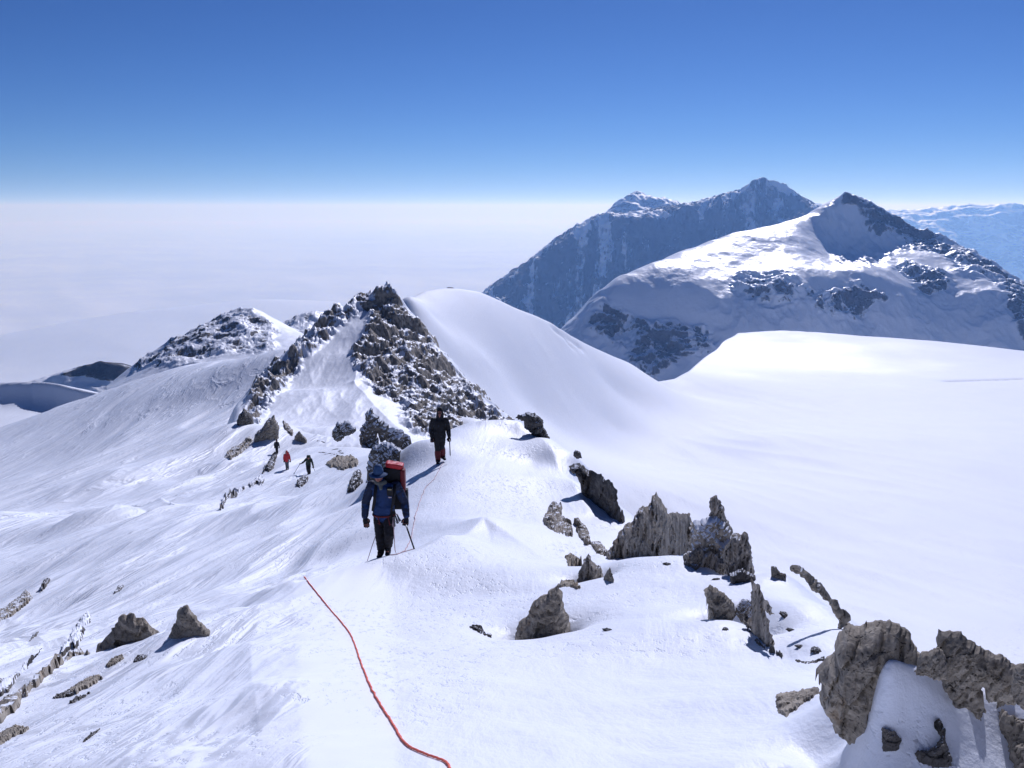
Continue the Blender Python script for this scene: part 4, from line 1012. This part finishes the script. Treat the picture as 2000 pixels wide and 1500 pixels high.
for k_, (px_, py_) in enumerate(spots_):
    if k_ == 0:
        q_ = [(px_-7,py_+3),(px_-4,py_-2),(px_+1,py_-4),(px_+6,py_-1),(px_+7,py_+3),(px_,py_+4)]
        first = rock('stone', 'small dark stone scattered on the snow among the slate spires', 'stone', q_, 'lie', M_DARKR, 0.9, group='stones scattered among the slate spires', seed=46)
        d0 = Vector(first.location) - Vector(near.hit([px_], [py_])[0][0])
    else:
        s_ = first.copy(); COL.objects.link(s_); s_.location = Vector(near.hit([px_], [py_])[0][0]) + d0; s_.rotation_euler = (0, 0, k_ * 0.9)
        s_.scale = (0.8 + 0.7 * ((k_ * 37) % 10) / 10,) * 3
# ------------------------------------------------------------------ people and what they carry
def plain(name, col, rough=0.8, spec=0.3, weave=0.0, scale=1.0):
    k = NT(name); c = k.coord('Object')
    n = k.noise(k.mapped(c, (1, 1, 1)), 6.0 * scale, 4, 0.6)
    k.set(k.b.inputs['Base Color'], k.mixc(k.smooth(n, 0.3, 0.7), tuple(x * 0.8 for x in col) + (1,), tuple(min(1, x * 1.2) for x in col) + (1,)))
    k.b.inputs['Roughness'].default_value = rough
    k.b.inputs['Specular IOR Level'].default_value = spec
    if weave: k.set(k.b.inputs['Normal'], k.bump(k.noise(c, 40.0, 3, 0.6), weave, 0.01))
    return k.m
M_SKIN = plain('skin', (0.36, 0.16, 0.115), 0.6)
M_BLUE = plain('blue_shell', (0.010, 0.034, 0.125), 0.6, 0.3, 0.3)
M_NAVY = plain('navy_shell', (0.014, 0.022, 0.055), 0.7, 0.3, 0.3)
M_BLACK = plain('black_cloth', (0.012, 0.012, 0.016), 0.7, 0.3, 0.3)
M_DGREY = plain('dark_grey_cloth', (0.018, 0.017, 0.021), 0.8, 0.2, 0.3)
M_MAROON = plain('maroon_gaiter', (0.12, 0.018, 0.022), 0.7)
M_RED = plain('red_nylon', (0.50, 0.028, 0.035), 0.5)
M_DRED = plain('dark_red_nylon', (0.075, 0.009, 0.013), 0.6)
M_REDP = plain('red_panel', (0.16, 0.014, 0.02), 0.6)
M_GREYT = plain('grey_cloth', (0.10, 0.11, 0.12), 0.8)
M_METAL = plain('worn_metal', (0.12, 0.125, 0.135), 0.4, 0.6)
M_GLASS = plain('dark_lens', (0.012, 0.01, 0.01), 0.15, 0.6)
M_HATB = plain('blue_hat', (0.045, 0.09, 0.20), 0.8)
M_SCARF = plain('grey_scarf', (0.12, 0.13, 0.12), 0.9)
M_PALE = plain('pale_sling', (0.6, 0.5, 0.5), 0.7)
M_ROPE = plain('red_rope', (0.90, 0.20, 0.13), 0.85, 0.3, 0.5, 8)
M_ROPE2 = plain('faded_pink_rope', (0.52, 0.36, 0.36), 0.8)
M_GREEN = plain('dark_green_shell', (0.018, 0.03, 0.022), 0.7)

def loft(path, nseg=14):
    """closed skin through (centre, rx, ry) stations, with rounded ends; ring plane is square to the path"""
    C = [Vector(p[0]) for p in path]
    rad = [(p[1], p[2] if len(p) > 2 else p[1]) for p in path]
    V, Fc, rings = [], [], []
    n = len(C)
    st = []
    t0 = (C[1] - C[0]).normalized(); t1 = (C[-1] - C[-2]).normalized()
    for a in (0.97, 0.75, 0.4): st.append((C[0] - t0 * a * min(rad[0]), rad[0], math.sqrt(max(1 - a * a, 0.02))))
    for k in range(n): st.append((C[k], rad[k], 1.0))
    for a in (0.4, 0.75, 0.97): st.append((C[-1] + t1 * a * min(rad[-1]), rad[-1], math.sqrt(max(1 - a * a, 0.02))))
    for k, (c, r, s) in enumerate(st):
        a = st[max(k - 1, 0)][0]; b = st[min(k + 1, len(st) - 1)][0]
        t = (b - a).normalized()
        ref = Vector((1, 0, 0)) if abs(t.x) < 0.8 else Vector((0, 1, 0))
        v = t.cross(ref).normalized(); u = v.cross(t).normalized()
        rings.append(len(V))
        for q in range(nseg):
            w = math.tau * q / nseg
            V.append(c + u * (math.cos(w) * r[0] * s) + v * (math.sin(w) * r[1] * s))
    for k in range(len(st) - 1):
        for q in range(nseg):
            q2 = (q + 1) % nseg
            Fc.append((rings[k] + q, rings[k] + q2, rings[k + 1] + q2, rings[k + 1] + q))
    Fc.append(tuple(rings[0] + q for q in range(nseg))[::-1])
    Fc.append(tuple(rings[-1] + q for q in range(nseg)))
    return V, Fc

def raw(name, shapes, mat, parent=None, smooth=True):
    V, Fc = [], []
    for v, f in shapes:
        b = len(V); V += list(v); Fc += [tuple(i + b for i in q) for q in f]
    me = bpy.data.meshes.new(name); me.from_pydata([tuple(v) for v in V], [], Fc)
    me.polygons.foreach_set('use_smooth', [smooth] * len(me.polygons))
    me.materials.append(mat); me.update()
    o = bpy.data.objects.new(name, me); COL.objects.link(o)
    if parent: o.parent = parent
    return o

def fused(name, shapes, mat, parent=None, voxel=0.014, it=4, wrinkle=0.0, wl=0.12, seed=0):
    """one continuous surface grown round all the shapes"""
    o = raw(name, shapes, mat, None)
    m = o.modifiers.new('r', 'REMESH'); m.mode = 'VOXEL'; m.voxel_size = voxel; m.use_smooth_shade = True
    s = o.modifiers.new('s', 'SMOOTH'); s.factor = 0.5; s.iterations = it
    dg = bpy.context.evaluated_depsgraph_get()
    me = bpy.data.meshes.new_from_object(o.evaluated_get(dg), depsgraph=dg)
    old = o.data; o.modifiers.clear(); o.data = me; bpy.data.meshes.remove(old); me.name = name
    if not me.materials: me.materials.append(mat)
    me.polygons.foreach_set('use_smooth', [True] * len(me.polygons))
    if wrinkle:
        n = len(me.vertices); co = np.empty(n * 3, np.float32); no = np.empty(n * 3, np.float32)
        me.vertices.foreach_get('co', co); me.vertices.foreach_get('normal', no)
        co = co.reshape(-1, 3).astype(float); no = no.reshape(-1, 3)
        d = fbm3(co * np.array([1, 1, 1.8]), wl, 3, seed, 0.5, True)
        co = co + no * (d * wrinkle)[:, None]
        me.vertices.foreach_set('co', co.astype(np.float32).ravel()); me.update()
    if parent: o.parent = parent
    return o

def box(c, s, r=0.0, rot=None):
    """soft-edged box as a loft of rounded rectangles"""
    cx, cy, cz = c; sx, sy, sz = (q / 2 for q in s)
    V, Fc = [], []
    zs = [(-1, 0.86), (-0.93, 0.97), (-0.8, 1.0), (0, 1.03), (0.8, 1.0), (0.93, 0.97), (1, 0.86)]
    n = 20
    for zf, k in zs:
        for q in range(n):
            w = math.tau * (q + 0.5) / n; cw, sw = math.cos(w), math.sin(w)
            x = math.copysign(abs(cw) ** 0.35, cw) * sx * k; y = math.copysign(abs(sw) ** 0.35, sw) * sy * k
            p = Vector((x, y, zf * sz))
            if rot: p = rot @ p
            V.append(p + Vector(c))
    for k in range(len(zs) - 1):
        for q in range(n):
            q2 = (q + 1) % n
            Fc.append((k * n + q, k * n + q2, (k + 1) * n + q2, (k + 1) * n + q))
    Fc.append(tuple(range(n))[::-1]); Fc.append(tuple((len(zs) - 1) * n + q for q in range(n)))
    return V, Fc

def lerp(a, b, t): return tuple(x + (y - x) * t for x, y in zip(a, b))

def hand_shapes(wrist, tip, side, scale=1.0, curl=0.5, glove=1.0):
    """palm, four unequal bent fingers, a thumb leaving the side of the palm; side=+1 thumb towards +x"""
    w, t = Vector(wrist), Vector(tip)
    d = (t - w).normalized()
    sx = Vector((1, 0, 0)); sx = (sx - d * sx.dot(d)).normalized() * side
    nrm = d.cross(sx).normalized()
    if nrm.y > 0: nrm = -nrm                       # palm faces forward or back; fingers curl towards the front
    L = 0.19 * scale
    palm_end = w + d * L * 0.50
    S = [loft([(w, 0.030 * glove, 0.026 * glove), (w + d * L * 0.28, 0.045 * glove, 0.024 * glove), (palm_end, 0.044 * glove, 0.020 * glove)])]
    for k, (off, ln) in enumerate(((0.036, 0.88), (0.013, 1.0), (-0.012, 0.94), (-0.035, 0.74))):
        a = palm_end + sx * off * glove
        b = a + (d * math.cos(curl * 0.6) + nrm * math.sin(curl * 0.6)) * L * 0.26 * ln
        c = b + (d * math.cos(curl * 1.7) + nrm * math.sin(curl * 1.7)) * L * 0.17 * ln
        e = c + (d * math.cos(curl * 2.6) + nrm * math.sin(curl * 2.6)) * L * 0.12 * ln
        r = 0.0115 * glove
        S.append(loft([(a, r), (b, r * 0.95), (c, r * 0.9), (e, r * 0.8)], 8))
    a = w + d * L * 0.2 + sx * 0.034 * glove
    b = a + (d * 0.55 + sx * 0.6 + nrm * 0.35) * L * 0.22
    c = b + (d * 0.85 + nrm * 0.45) * L * 0.2
    S.append(loft([(a, 0.015 * glove), (b, 0.014 * glove), (c, 0.012 * glove)], 8))
    return S

def head_shapes(h, s=1.0):
    """skull, jaw, nose, brow, ears and lips round the head centre, face to -y"""
    x, y, z = h
    S = [loft([((x, y + .01, z - .07), .058 * s, .068 * s), ((x, y + .01, z - .02), .073 * s, .088 * s), ((x, y + .015, z + .05), .077 * s, .096 * s), ((x, y + .02, z + .09), .060 * s, .075 * s)]),
         loft([((x, y - .03, z - .10), .038 * s, .036 * s), ((x, y - .02, z - .06), .055 * s, .055 * s)]),
         loft([((x, y - .082, z + .015), .010, .010), ((x, y - .102, z - .025), .015, .013)], 8),
         loft([((x - .035, y - .078, z + .032), .014, .012), ((x + .035, y - .078, z + .032), .014, .012)], 8),
         loft([((x - .022, y - .080, z - .058), .007, .008), ((x + .022, y - .080, z - .058), .007, .008)], 8)]
    for q in (-1, 1): S.append(loft([((x + q * .078, y + .015, z - .02), .010, .02), ((x + q * .084, y + .022, z + .03), .010, .022)], 8))
    return S

def person(label, loc, J, col, voxel=0.014, hood=False, hat=None, gaiter=None, group='climbers on the ridge', scarf=False, gl=1.25):
    """J: joints in metres, feet at z=0, facing -y (towards the camera)"""
    root = bpy.data.objects.new('person', None); COL.objects.link(root); root.location = loc
    root.empty_display_size = 0.2
    tag(root, label, 'person', group)
    p, ch, nk, hd = J['pelvis'], J['chest'], J['neck'], J['head']
    mid = lerp(p, ch, 0.5)
    def limb(a, b, c, r): return loft([(a, r[0]), (lerp(a, b, .5), (r[0] + r[1]) / 2 * 1.04), (b, r[1]), (lerp(b, c, .35), r[1] * 1.02), (c, r[2])])
    def torso(g):
        return loft([((p[0], p[1], p[2] - .06), .155 + g, .11 + g), (p, .165 + g, .12 + g), (mid, .15 + g, .115 + g), (ch, .185 + g, .13 + g), (lerp(ch, nk, .55), .15 + g, .10 + g), (lerp(ch, nk, .85), .075 + g * .7, .07 + g * .7)])
    body = [torso(0), loft([(lerp(ch, nk, .7), .062), (nk, .056), (lerp(nk, hd, .5), .055)])] + head_shapes(hd)
    for q in 'ab':
        body.append(limb(J['sh' + q], J['el' + q], J['wr' + q], (.052, .043, .028)))
        body.append(limb(J['hip' + q], J['kn' + q], J['an' + q], (.085, .058, .038)))
        body.append(loft([(J['an' + q], .038), (lerp(J['an' + q], J['toe' + q], .6), .036), (J['toe' + q], .026)]))
        body += hand_shapes(J['wr' + q], J['ha' + q], J.get('th' + q, 1), 1.0, J.get('cu' + q, .5))
    fused('body', body, M_SKIN, root, 0.010 if voxel < 0.016 else 0.014, 2)
    jack = [torso(.035)]
    hem = J.get('hem', -.06)
    jack.append(loft([((p[0], p[1], p[2] + hem), .205, .155), ((p[0], p[1], p[2] + .06), .20, .155), (mid, .19, .15)]))
    jack.append(loft([(lerp(ch, nk, .6), .11, .10), (lerp(ch, nk, 1.0), .085, .085)]))
    for q in 'ab':
        jack.append(limb(J['sh' + q], J['el' + q], lerp(J['el' + q], J['wr' + q], .92), (.085, .072, .055)))
        jack.append(loft([(lerp(ch, nk, .35), .09), (J['sh' + q], .088)]))
    if hood:
        x, y, z = hd
        jack.append(loft([((x, y + .04, z - .13), .115, .10), ((x, y + .045, z + .0), .118, .105), ((x, y + .04, z + .09), .095, .10)]))
    fused('jacket', jack, col['jacket'], root, voxel, 3, 0.012, 0.16, 3)
    tro = [loft([((p[0], p[1], p[2] + .02), .18, .14), ((p[0], p[1], p[2] - .10), .175, .135)])]
    for q in 'ab':
        h_, k_, a_ = J['hip' + q], J['kn' + q], J['an' + q]
        tro.append(loft([(h_, .115), (lerp(h_, k_, .5), .108), (k_, .088), (lerp(k_, a_, .4), .086), (lerp(k_, a_, .86), .078)]))
    fused('trousers', tro, col['trousers'], root, voxel, 3, 0.012, 0.15, 5)
    for q in 'ab':
        a_, t_ = J['an' + q], J['toe' + q]
        heel = (a_[0], a_[1] + .06, t_[2])
        fused('boot', [loft([((a_[0], a_[1], a_[2] + .10), .062), (a_, .065), (lerp(a_, t_, .4), .06)]), loft([(heel, .048, .045), (lerp(heel, t_, .5), .055, .048), (t_, .048, .04)])], col.get('boot', M_BLACK), root, voxel * .8, 2)
        fused('glove', hand_shapes(J['wr' + q], J['ha' + q], J.get('th' + q, 1), 1.12, J.get('cu' + q, .5), gl) + [loft([(lerp(J['el' + q], J['wr' + q], .86), .05), (J['wr' + q], .042)])], col.get('glove', M_BLACK), root, voxel * .55, 1)
        if gaiter:
            k_ = J['kn' + q]
            fused('gaiter', [loft([(lerp(k_, a_, .30), .10), (lerp(k_, a_, .6), .098), (lerp(k_, a_, 1.0), .082), ((a_[0], a_[1] - .02, a_[2] - .03), .078)])], gaiter, root, voxel, 2, 0.008, 0.1, 8)
    x, y, z = hd
    if hat == 'brim':
        crown = loft([((x, y + .015, z + .055), .098, .112), ((x, y + .015, z + .12), .094, .106), ((x, y + .015, z + .155), .078, .09)], 20)
        h = fused('sun_hat', [crown], col['hat'], root, 0.008, 3)
        n = 36; V = []; Fc = []
        for rr_, dz in ((.085, .062), (.13, .055), (.175, .035), (.178, .027), (.13, .046), (.085, .054)):
            for q in range(n):
                w = math.tau * q / n
                V.append((x + math.cos(w) * rr_, y + .01 + math.sin(w) * rr_ * 1.08, z + dz + .012 * math.cos(2 * w)))
        m = 6
        for a in range(m):
            b = (a + 1) % m
            for q in range(n):
                q2 = (q + 1) % n
                Fc.append((a * n + q, a * n + q2, b * n + q2, b * n + q))
        raw('brim', [(V, Fc)], col['hat'], h)
    elif hat == 'cap':
        fused('woolly_hat', [loft([((x, y + .02, z + .03), .092, .106), ((x, y + .02, z + .09), .088, .102), ((x, y + .02, z + .125), .062, .072)], 18)], col['hat'], root, 0.009, 2)
    if J.get('shades', True):
        g = [loft([((x + q * .018, y - .098, z + .008), .017, .010), ((x + q * .058, y - .085, z + .012), .019, .010)], 10) for q in (-1, 1)]
        g.append(loft([((x - .02, y - .102, z + .014), .005), ((x + .02, y - .102, z + .014), .005)], 6))
        g += [loft([((x + q * .072, y - .075, z + .014), .004), ((x + q * .088, y + .02, z + .02), .004)], 6) for q in (-1, 1)]
        raw('sunglasses', g, M_GLASS, root)
    if scarf:
        fused('scarf', [loft([((nk[0] - .07, nk[1] - .05, nk[2] + .02), .045), ((nk[0], nk[1] - .095, nk[2] - .005), .05), ((nk[0] + .07, nk[1] - .05, nk[2] + .02), .045)]), loft([((nk[0], nk[1] - .1, nk[2]), .04), ((nk[0] + .01, nk[1] - .13, nk[2] - .08), .03)])], M_SCARF, root, 0.011, 2, 0.006, .06, 2)
    return root

def foot(px, py, dz=0.0):
    h, _ = near.hit([px], [py]); h = h[0]
    return Vector((h[0], h[1], float(near.height(h[0], h[1])) + dz))

def tube(name, pts, r, mat, parent=None, ns=8):
    P = [Vector(p) for p in pts]; V = []; Fc = []
    for k, p in enumerate(P):
        t = (P[min(k + 1, len(P) - 1)] - P[max(k - 1, 0)]).normalized()
        u = t.cross(Vector((0, 0, 1))).normalized() if abs(t.z) < .95 else t.cross(Vector((1, 0, 0))).normalized(); v = u.cross(t)
        for q in range(ns):
            w = math.tau * q / ns; V.append(p + (u * math.cos(w) + v * math.sin(w)) * (r[k] if isinstance(r, list) else r))
    for k in range(len(P) - 1):
        for q in range(ns):
            q2 = (q + 1) % ns; Fc.append((k * ns + q, (k + 1) * ns + q, (k + 1) * ns + q2, k * ns + q2))
    Fc.append(tuple(range(ns))); Fc.append(tuple((len(P) - 1) * ns + q for q in range(ns))[::-1])
    return raw(name, [(V, Fc)], mat, parent)

def ice_axe(label, top, tip, loc, head_dir=(0, -1, 0), r=0.013):
    """shaft with a spike, and a head of pick and adze at the top"""
    root = bpy.data.objects.new('ice_axe', None); COL.objects.link(root); root.location = Vector(loc) + Vector(tip)
    tag(root, label, 'ice axe')
    a = Vector(top) - Vector(tip); hd = Vector(head_dir).normalized()
    tube('shaft', [a * .08, a * .5, a], r, M_BLACK, root)
    tube('spike', [Vector((0, 0, 0)), a * .05, a * .10], [.002, .009, .011], M_METAL, root)
    s = Vector((0, 0, -1))
    raw('head', [loft([(a - hd * .10, .022, .006), (a, .016, .012), (a + hd * .09 + s * .006, .014, .007), (a + hd * .18 + s * .035, .005, .004)], 8)], M_METAL, root)
    return root

# --- the front climber
MAN = dict(pelvis=(.03, 0, .93), chest=(.035, .03, 1.26), neck=(-.005, -.02, 1.47), head=(-.05, -.05, 1.60),
           sha=(-.20, .03, 1.385), ela=(-.315, .04, 1.07), wra=(-.325, -.05, .80), haa=(-.28, -.10, .62), tha=1, cua=.45,
           shb=(.27, .05, 1.375), elb=(.415, .07, 1.06), wrb=(.455, -.05, .80), hab=(.44, -.10, .66), thb=-1, cub=.95,
           hipa=(-.065, 0, .90), kna=(-.06, -.02, .49), ana=(-.05, .05, .10), toea=(-.075, -.12, .04),
           hipb=(.125, 0, .90), knb=(.135, -.16, .50), anb=(.075, .10, .16), toeb=(.075, -.05, .06), hem=-.10)
def stand(px, Y):                                  # on the ground, at a bearing and a distance
    x = float(at(px, 1000, Y)[0]); return Vector((x, Y, float(near.height(x, Y))))
f1 = stand(747, 15.9)
man = person('climber in a blue jacket and brimmed blue hat, walking up towards the camera', f1, MAN,
             dict(jacket=M_BLUE, trousers=M_DGREY, hat=M_HATB, glove=M_BLACK), 0.013, hat='brim', scarf=True)
# darker sleeves and yoke over the blue shell, belt with its loops, pouches on the strap
yoke = [loft([(lerp(MAN['sh' + q], MAN['el' + q], -.05), .094), (MAN['el' + q], .080), (lerp(MAN['el' + q], MAN['wr' + q], .9), .062)]) for q in 'ab']
fused('sleeves', yoke, M_NAVY, man, 0.013, 2, 0.010, .12, 4)
belt = []
for k in range(24):
    w0, w1 = math.tau * k / 24, math.tau * (k + 1) / 24
    belt.append(loft([((.03 + .212 * math.cos(w0), .165 * math.sin(w0), .845), .014, .02), ((.03 + .212 * math.cos(w1), .165 * math.sin(w1), .845), .014, .02)], 6))
hb = raw('harness', belt, M_MAROON, man)
raw('leg_loop', [loft([((.03 - .10, -.13, .84), .012), ((-.03, -.16, .70), .012), ((-.13, -.06, .70), .012)], 6)], M_MAROON, hb)
raw('leg_loop', [loft([((.12, -.14, .84), .012), ((.16, -.20, .70), .012), ((.24, -.06, .72), .012)], 6)], M_MAROON, hb)
for a_, b_ in (((.25, -.05, .83), (.29, -.08, .70)), ((.235, -.10, .83), (.235, -.14, .66)), ((.27, .0, .84), (.325, -.02, .72))):
    raw('carabiner', [loft([(a_, .012), (lerp(a_, b_, .5), .018, .012), (b_, .026, .016)], 8)], M_METAL, hb)
raw('sling', [loft([((.215, -.12, .82), .008), ((.205, -.17, .68), .009), ((.225, -.16, .60), .008), ((.245, -.12, .70), .008), ((.235, -.10, .82), .008)], 6)], M_PALE, hb)

pk = bpy.data.objects.new('backpack', None); COL.objects.link(pk); pk.location = f1 + Vector((.16, .24, .95))
tag(pk, 'tall dark backpack with a bright red lid on the blue-jacketed climber', 'backpack')
fused('main_bag', [box((.02, .02, .34), (.42, .26, .82))], M_BLACK, pk, 0.014, 2, 0.012, .2, 6)
fused('lid', [box((.06, .0, .785), (.33, .24, .085), rot=Matrix.Rotation(R(9), 3, 'Y'))], M_RED, pk, 0.012, 2, 0.008, .15, 7)
fused('side_panel', [box((.215, -.03, .46), (.09, .22, .52))], M_REDP, pk, 0.012, 2)
fused('side_pocket', [box((.26, -.02, .18), (.09, .16, .28))], M_BLACK, pk, 0.012, 2)
for s_, x0 in ((-1, -.31), (1, .04)):
    raw('shoulder_strap', [loft([((x0 + .06, -.16, .52), .03, .014), ((x0 + .055, -.30, .47), .03, .014), ((x0 + .05, -.405, .36), .03, .014), ((x0 + .03, -.415, .18), .03, .014), ((x0 - .01, -.40, .02), .022, .012)], 10)], M_BLACK, pk)
fused('chest_pouch', [box((.02, -.43, .40), (.11, .07, .16))], M_BLACK, pk, 0.01, 2)
raw('buckle', [loft([((-.01, -.475, .455), .012), ((.045, -.475, .45), .012)], 8)], plain('buckle_yellow', (.42, .36, .2)), pk)
raw('buckle', [loft([((.0, -.47, .30), .012), ((.04, -.47, .30), .012)], 8)], M_PALE, pk)

axe1 = ice_axe('ice axe held like a walking stick by the blue-jacketed climber', (.445, -.13, .70), (.66, -.16, .02), f1, (.25, -1, 0), .015)

# --- the second climber, on the crest
SEC = dict(pelvis=(.0, 0, .95), chest=(.01, .02, 1.28), neck=(.02, -.01, 1.49), head=(.03, -.04, 1.63),
           sha=(-.19, .02, 1.40), ela=(-.265, .03, 1.10), wra=(-.24, -.06, .86), haa=(-.22, -.12, .70), tha=1, cua=.7,
           shb=(.215, .02, 1.40), elb=(.285, .04, 1.10), wrb=(.315, -.05, .87), hab=(.325, -.10, .73), thb=-1, cub=.95,
           hipa=(-.085, 0, .93), kna=(-.06, -.03, .50), ana=(-.055, .02, .10), toea=(-.06, -.16, .035),
           hipb=(.095, 0, .93), knb=(.075, .01, .54), anb=(.09, .14, .20), toeb=(.16, .0, .12), hem=-.12)
f2 = foot(859, 904)
sec = person('climber in a black hooded jacket and red gaiters, standing on the snow crest', f2, SEC,
             dict(jacket=M_BLACK, trousers=M_BLACK, hat=M_BLACK, glove=M_BLACK), 0.014, hood=True, gaiter=M_MAROON)
ice_axe('ice axe hanging upright from the hand of the climber in black', (.33, -.13, .80), (.345, -.10, -.02 + .26), f2, (.2, -1, 0), .016)

# --- three more below the peak
FAR = dict(SEC); FAR.update(ana=(-.055, .02, .10), anb=(.09, .02, .10), toeb=(.10, -.16, .035), knb=(.085, -.03, .50), hab=(.35, -.10, .70), wrb=(.335, -.05, .86))
f3 = foot(561, 917)
person('climber in a red jacket and grey trousers, middle of the three on the slope', f3, FAR, dict(jacket=M_RED, trousers=M_GREYT, hat=M_DRED), 0.02, hood=True, group='climbers on the ridge')
f5 = foot(541, 886)
person('farthest climber, all in black, beside the rocks under the tan outcrop', f5, FAR, dict(jacket=M_BLACK, trousers=M_BLACK, hat=M_BLACK), 0.02, hood=True)
BENT = dict(pelvis=(-.05, .05, .88), chest=(.03, -.12, 1.17), neck=(.06, -.24, 1.34), head=(.07, -.32, 1.44),
            sha=(-.16, -.14, 1.26), ela=(-.34, -.16, 1.06), wra=(-.50, -.22, .95), haa=(-.62, -.26, .92), tha=1, cua=.9,
            shb=(.23, -.14, 1.26), elb=(.33, -.18, .98), wrb=(.40, -.26, .74), hab=(.43, -.30, .60), thb=-1, cub=.95,
            hipa=(-.12, .05, .86), kna=(-.10, -.14, .48), ana=(-.06, .0, .10), toea=(-.07, -.18, .035),
            hipb=(.04, .05, .86), knb=(.05, -.05, .46), anb=(.04, .10, .10), toeb=(.05, -.08, .035), hem=-.10)
f4 = foot(604, 926)
person('dark-clad climber bent forward over a stick, right of the climber in red', f4, BENT, dict(jacket=M_GREEN, trousers=M_BLACK, hat=M_GREEN), 0.018, hat='cap')
def pole(label, top, tip, loc):
    root = bpy.data.objects.new('trekking_pole', None); COL.objects.link(root); root.location = Vector(loc) + Vector(tip)
    tag(root, label, 'trekking pole')
    a = Vector(top) - Vector(tip)
    tube('shaft', [Vector((0, 0, 0)), a * .5, a * .88], .016, M_BLACK, root)
    tube('grip', [a * .86, a * .93, a], [.018, .022, .02], M_DGREY, root)
    raw('basket', [loft([(a * .06 - Vector((.04, 0, 0)), .012, .03), (a * .06 + Vector((.04, 0, 0)), .012, .03)], 8)], M_BLACK, root)
def gz(loc, x, y): return float(near.height(loc.x + x, loc.y + y)) - loc.z
pole('stick planted in front by the bent-over climber, nearer the oval rock', (.43, -.31, .62), (.55, -.2, gz(f4, .55, -.2)), f4)
pole('stick held out to the side by the bent-over climber', (-.60, -.27, .96), (-1.15, -.25, gz(f4, -1.15, -.25) + .05), f4)
bp = bpy.data.objects.new('backpack', None); COL.objects.link(bp); bp.location = f4
tag(bp, 'dark pack on the back of the bent-over climber', 'backpack')
fused('main_bag', [box((.0, .10, 1.22), (.32, .24, .50), rot=Matrix.Rotation(R(32), 3, 'X'))], M_BLACK, bp, 0.018, 2, .01, .2, 3)
fused('lid', [box((.02, -.06, 1.47), (.28, .22, .10), rot=Matrix.Rotation(R(32), 3, 'X'))], M_GREEN, bp, 0.018, 2)
bp2 = bpy.data.objects.new('backpack', None); COL.objects.link(bp2); bp2.location = f3
tag(bp2, 'red pack on the back of the climber in red', 'backpack')
fused('main_bag', [box((.0, .26, 1.22), (.34, .24, .56))], M_RED, bp2, 0.018, 2, .01, .2, 3)
fused('lid', [box((.0, .24, 1.54), (.30, .22, .10))], M_DRED, bp2, 0.018, 2)

# --- ropes
def drape(pts, n, lift, seed, wob=0.0):
    u = np.array(pts, float); s = np.r_[0, np.cumsum(np.hypot(*np.diff(u, axis=0).T))]
    q = np.linspace(0, s[-1], n)
    def cr(col):                                   # smooth through the bends
        m = np.gradient(u[:, col], s); out = np.empty(n)
        for i, t in enumerate(q):
            k = min(max(np.searchsorted(s, t) - 1, 0), len(s) - 2); h = s[k + 1] - s[k]; w = (t - s[k]) / h
            out[i] = (2*w**3-3*w**2+1)*u[k, col] + (w**3-2*w**2+w)*h*m[k] + (-2*w**3+3*w**2)*u[k+1, col] + (w**3-w**2)*h*m[k+1]
        return out
    X, Y = cr(0), cr(1)
    H, ok = near.hit(X, Y)
    H[:, 2] = near.height(H[:, 0], H[:, 1]) + lift
    if wob: H[:, 0] += wob * perlin2(q / 7.0, q * 0 + seed, seed)
    return H
rp = drape([(594,1127),(612,1150),(640,1185),(688,1247),(703,1290),(730,1355),(765,1412),(796,1458),(826,1473),(850,1482),(868,1489),(878,1500),(884,1530)], 160, .010, 3, .01)
tag(tube('rope', [Vector(p) for p in rp], .0070, M_ROPE, None, 10), 'red fixed rope snaking over the bench of snow, nearest to the camera', 'rope')
r2 = drape([(866,902),(858,918),(846,938),(832,952),(822,975),(812,1005),(806,1035),(800,1060),(786,1079),(772,1084),(760,1085)], 120, .012, 5, .03)
tag(tube('rope', [Vector(p) for p in r2], .008, M_ROPE2, None, 8), 'faded thin rope trailing between the two nearest climbers', 'rope')
r3 = [f1 + Vector(v) for v in ((.22, -.16, .80), (.235, -.2, .5), (.245, -.2, .2))] + [Vector((f1.x + .27, f1.y - .2, float(near.height(f1.x + .27, f1.y - .2)) + .01)), Vector((f1.x + .60, f1.y - .12, float(near.height(f1.x + .6, f1.y - .12)) + .01))]
tag(tube('cord', r3, .008, M_ROPE2, None, 6), 'thin cord hanging from the harness of the blue-jacketed climber to the snow', 'cord')
r4 = [f1 + Vector((-.11, -.02, .50)), f1 + Vector((-.2, -.08, .25)), Vector((f1.x - .29, f1.y - .15, float(near.height(f1.x - .29, f1.y - .15)) + .0))]
tag(tube('cord', r4, .007, M_ROPE2, None, 6), 'short slanting cord below the empty hand of the blue-jacketed climber', 'cord')
